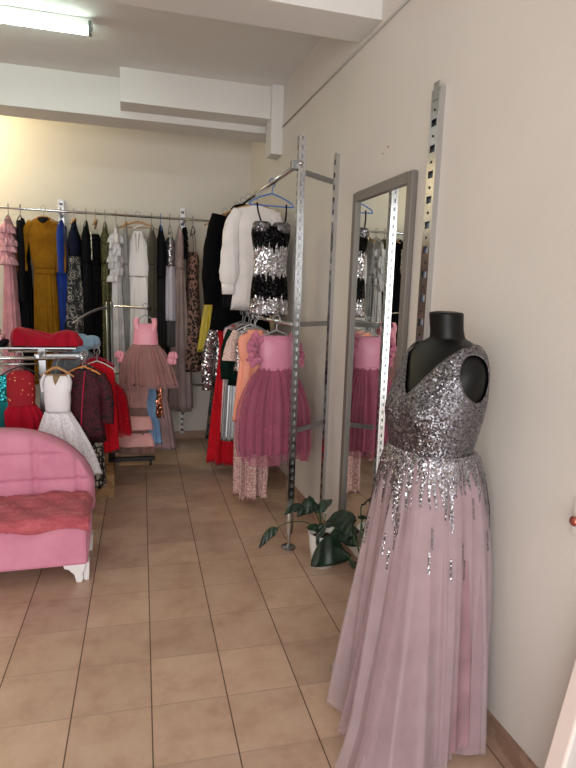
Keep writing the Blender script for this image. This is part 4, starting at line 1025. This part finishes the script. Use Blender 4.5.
def foot(x, y, s):
    q = MB(); pr = [(0, .105), (.115, .105), (.112, .085), (.09, .078), (.075, .06), (.062, .05), (.055, .02), (.05, .0), (.022, .0), (.014, .02), (.018, .05), (.004, .075)]
    pr = [(a * (1 if s < 0 else -1), b) for a, b in pr]
    q.prism(pr, 'y', -.02, .02); q.prism([(b * 0 + (a * .9), c) for a, c in [(-.02, .105), (.02, .105), (.016, .0), (-.016, .0)] for b in (0,)], 'y', 0, .07)
    return q.build('leg', M['white_gloss'], sf, loc=(x, y, 0), bevel=.004)
for (x, s) in ((-SX + .01, -1), (SX - .01, 1)):
    for y in (Y0 + .03, Y1 - .10): foot(x, y, s)
# fur throw lying over the seat
fur = NT('dusty rose fur'); fur.set((196, 92, 96), .95, **{'Sheen Weight': .15, 'Sheen Roughness': .5, 'Specular IOR Level': .1})
mp = fur.new('ShaderNodeMapping'); mp.inputs['Scale'].default_value = (7, 26, 26); fur.link(fur.coord(), mp.inputs[0])
fn = fur.noise(1.0, 5, mp.outputs[0], .7); fur.link(fur.ramp(fn.outputs['Fac'], [(.3, (166, 76, 86)), (.55, (190, 98, 106)), (.75, (206, 122, 126))]), fur.b.inputs['Base Color'])
fur.bump(fn.outputs['Fac'], .5, .012)
nu, nv = 140, 70; v = []; f = []; g = random.Random(9)
for j in range(nv + 1):
    for i in range(nu + 1):
        u = i / nu; w = j / nv; x = -SX - .03 + (2 * SX + .045) * u; s = w * .495
        bumpy = .006 * math.sin(17 * u + 9 * w) + .005 * math.sin(41 * u - 13 * w) + g.uniform(-.004, .004)
        if s < .38: y = Y1 - .115 - s; z = .384 + bumpy
        else:
            a = min((s - .38) / .055, PI / 2); y = Y1 - .115 - .38 - .055 * math.sin(a) * .75 ; z = .384 - .04 * (1 - math.cos(a)) - max(0, s - .38 - .086) * .9 + bumpy * .6
            y -= bumpy
        if w > .9: z += .012 * math.sin(23 * u) * (w - .9) * 10
        if u > .95: z -= .05 * ((u - .95) / .05) ** 2 * (1 if s < .38 else .2)
        v.append((x, y, z))
for j in range(nv):
    for i in range(nu): f.append((j * (nu + 1) + i, j * (nu + 1) + i + 1, (j + 1) * (nu + 1) + i + 1, (j + 1) * (nu + 1) + i))
th = link_mesh('fur_throw', v, f, fur.m, None, True, (-.755, 3.35, .008))
q = th.modifiers.new('Solidify', 'SOLIDIFY'); q.thickness = .012; q.offset = 1
tag(th, 'dusty rose fur throw spread over the pink sofa seat', 'throw')
#PART4
# ------------------------------------------------------------------ light and camera
def area(name, loc, rot, sx, sy, power, color):
    l = bpy.data.lights.new(name, 'AREA'); l.shape = 'RECTANGLE'; l.size = sx; l.size_y = sy; l.energy = power; l.color = color
    o = bpy.data.objects.new(name, l); C.objects.link(o); o.location = loc; o.rotation_euler = rot; return o
area('shop_window_daylight', (-.9, YF - .02, 1.5), (math.radians(90), 0, 0), 3.6, 2.7, 132, (1.0, .965, .95))
pl = bpy.data.lights.new('warm_bulb', 'POINT'); pl.energy = 32; pl.color = (1.0, .84, .48); pl.shadow_soft_size = .06
o = bpy.data.objects.new('warm_bulb', pl); C.objects.link(o); o.location = (-1.65, 5.68, 3.05)
w = bpy.data.worlds.new('World'); bpy.context.scene.world = w; w.use_nodes = True
w.node_tree.nodes['Background'].inputs[0].default_value = (.92, .96, 1.0, 1); w.node_tree.nodes['Background'].inputs[1].default_value = 1.0

f_px = 572.5; d = Vector((124 - 288, 287.7 - 384, f_px)).normalized()
q = Vector((1124 - 288, 287.7 + 32 - 384, f_px)); u = d.cross(q).normalized()
if u.y > 0: u = -u
r = d.cross(u).normalized()
if r.x < 0: r = -r
R = Matrix((r, d, u))                                       # rows: world axes seen from the camera (x right, y down, z forward)
cx, cy, cz = R.col[0], R.col[1], R.col[2]
cam = bpy.data.cameras.new('camera'); co = bpy.data.objects.new('camera', cam); C.objects.link(co)
mat = Matrix((( cx[0], -cy[0], -cz[0]), (cx[1], -cy[1], -cz[1]), (cx[2], -cy[2], -cz[2]))).to_4x4()
mat.translation = Vector((0, 0, 1.6)); co.matrix_world = mat
cam.sensor_fit = 'VERTICAL'; cam.sensor_height = 24; cam.lens = 24 * f_px / 768; cam.clip_start = .02
sc = bpy.context.scene; sc.camera = co
sc.view_settings.view_transform = 'Standard'; sc.view_settings.look = 'None'; sc.view_settings.gamma = 1.0; sc.view_settings.use_curve_mapping = False
sc.view_settings.exposure = -0.08
sc.cycles.max_bounces = 10; sc.cycles.transparent_max_bounces = 24
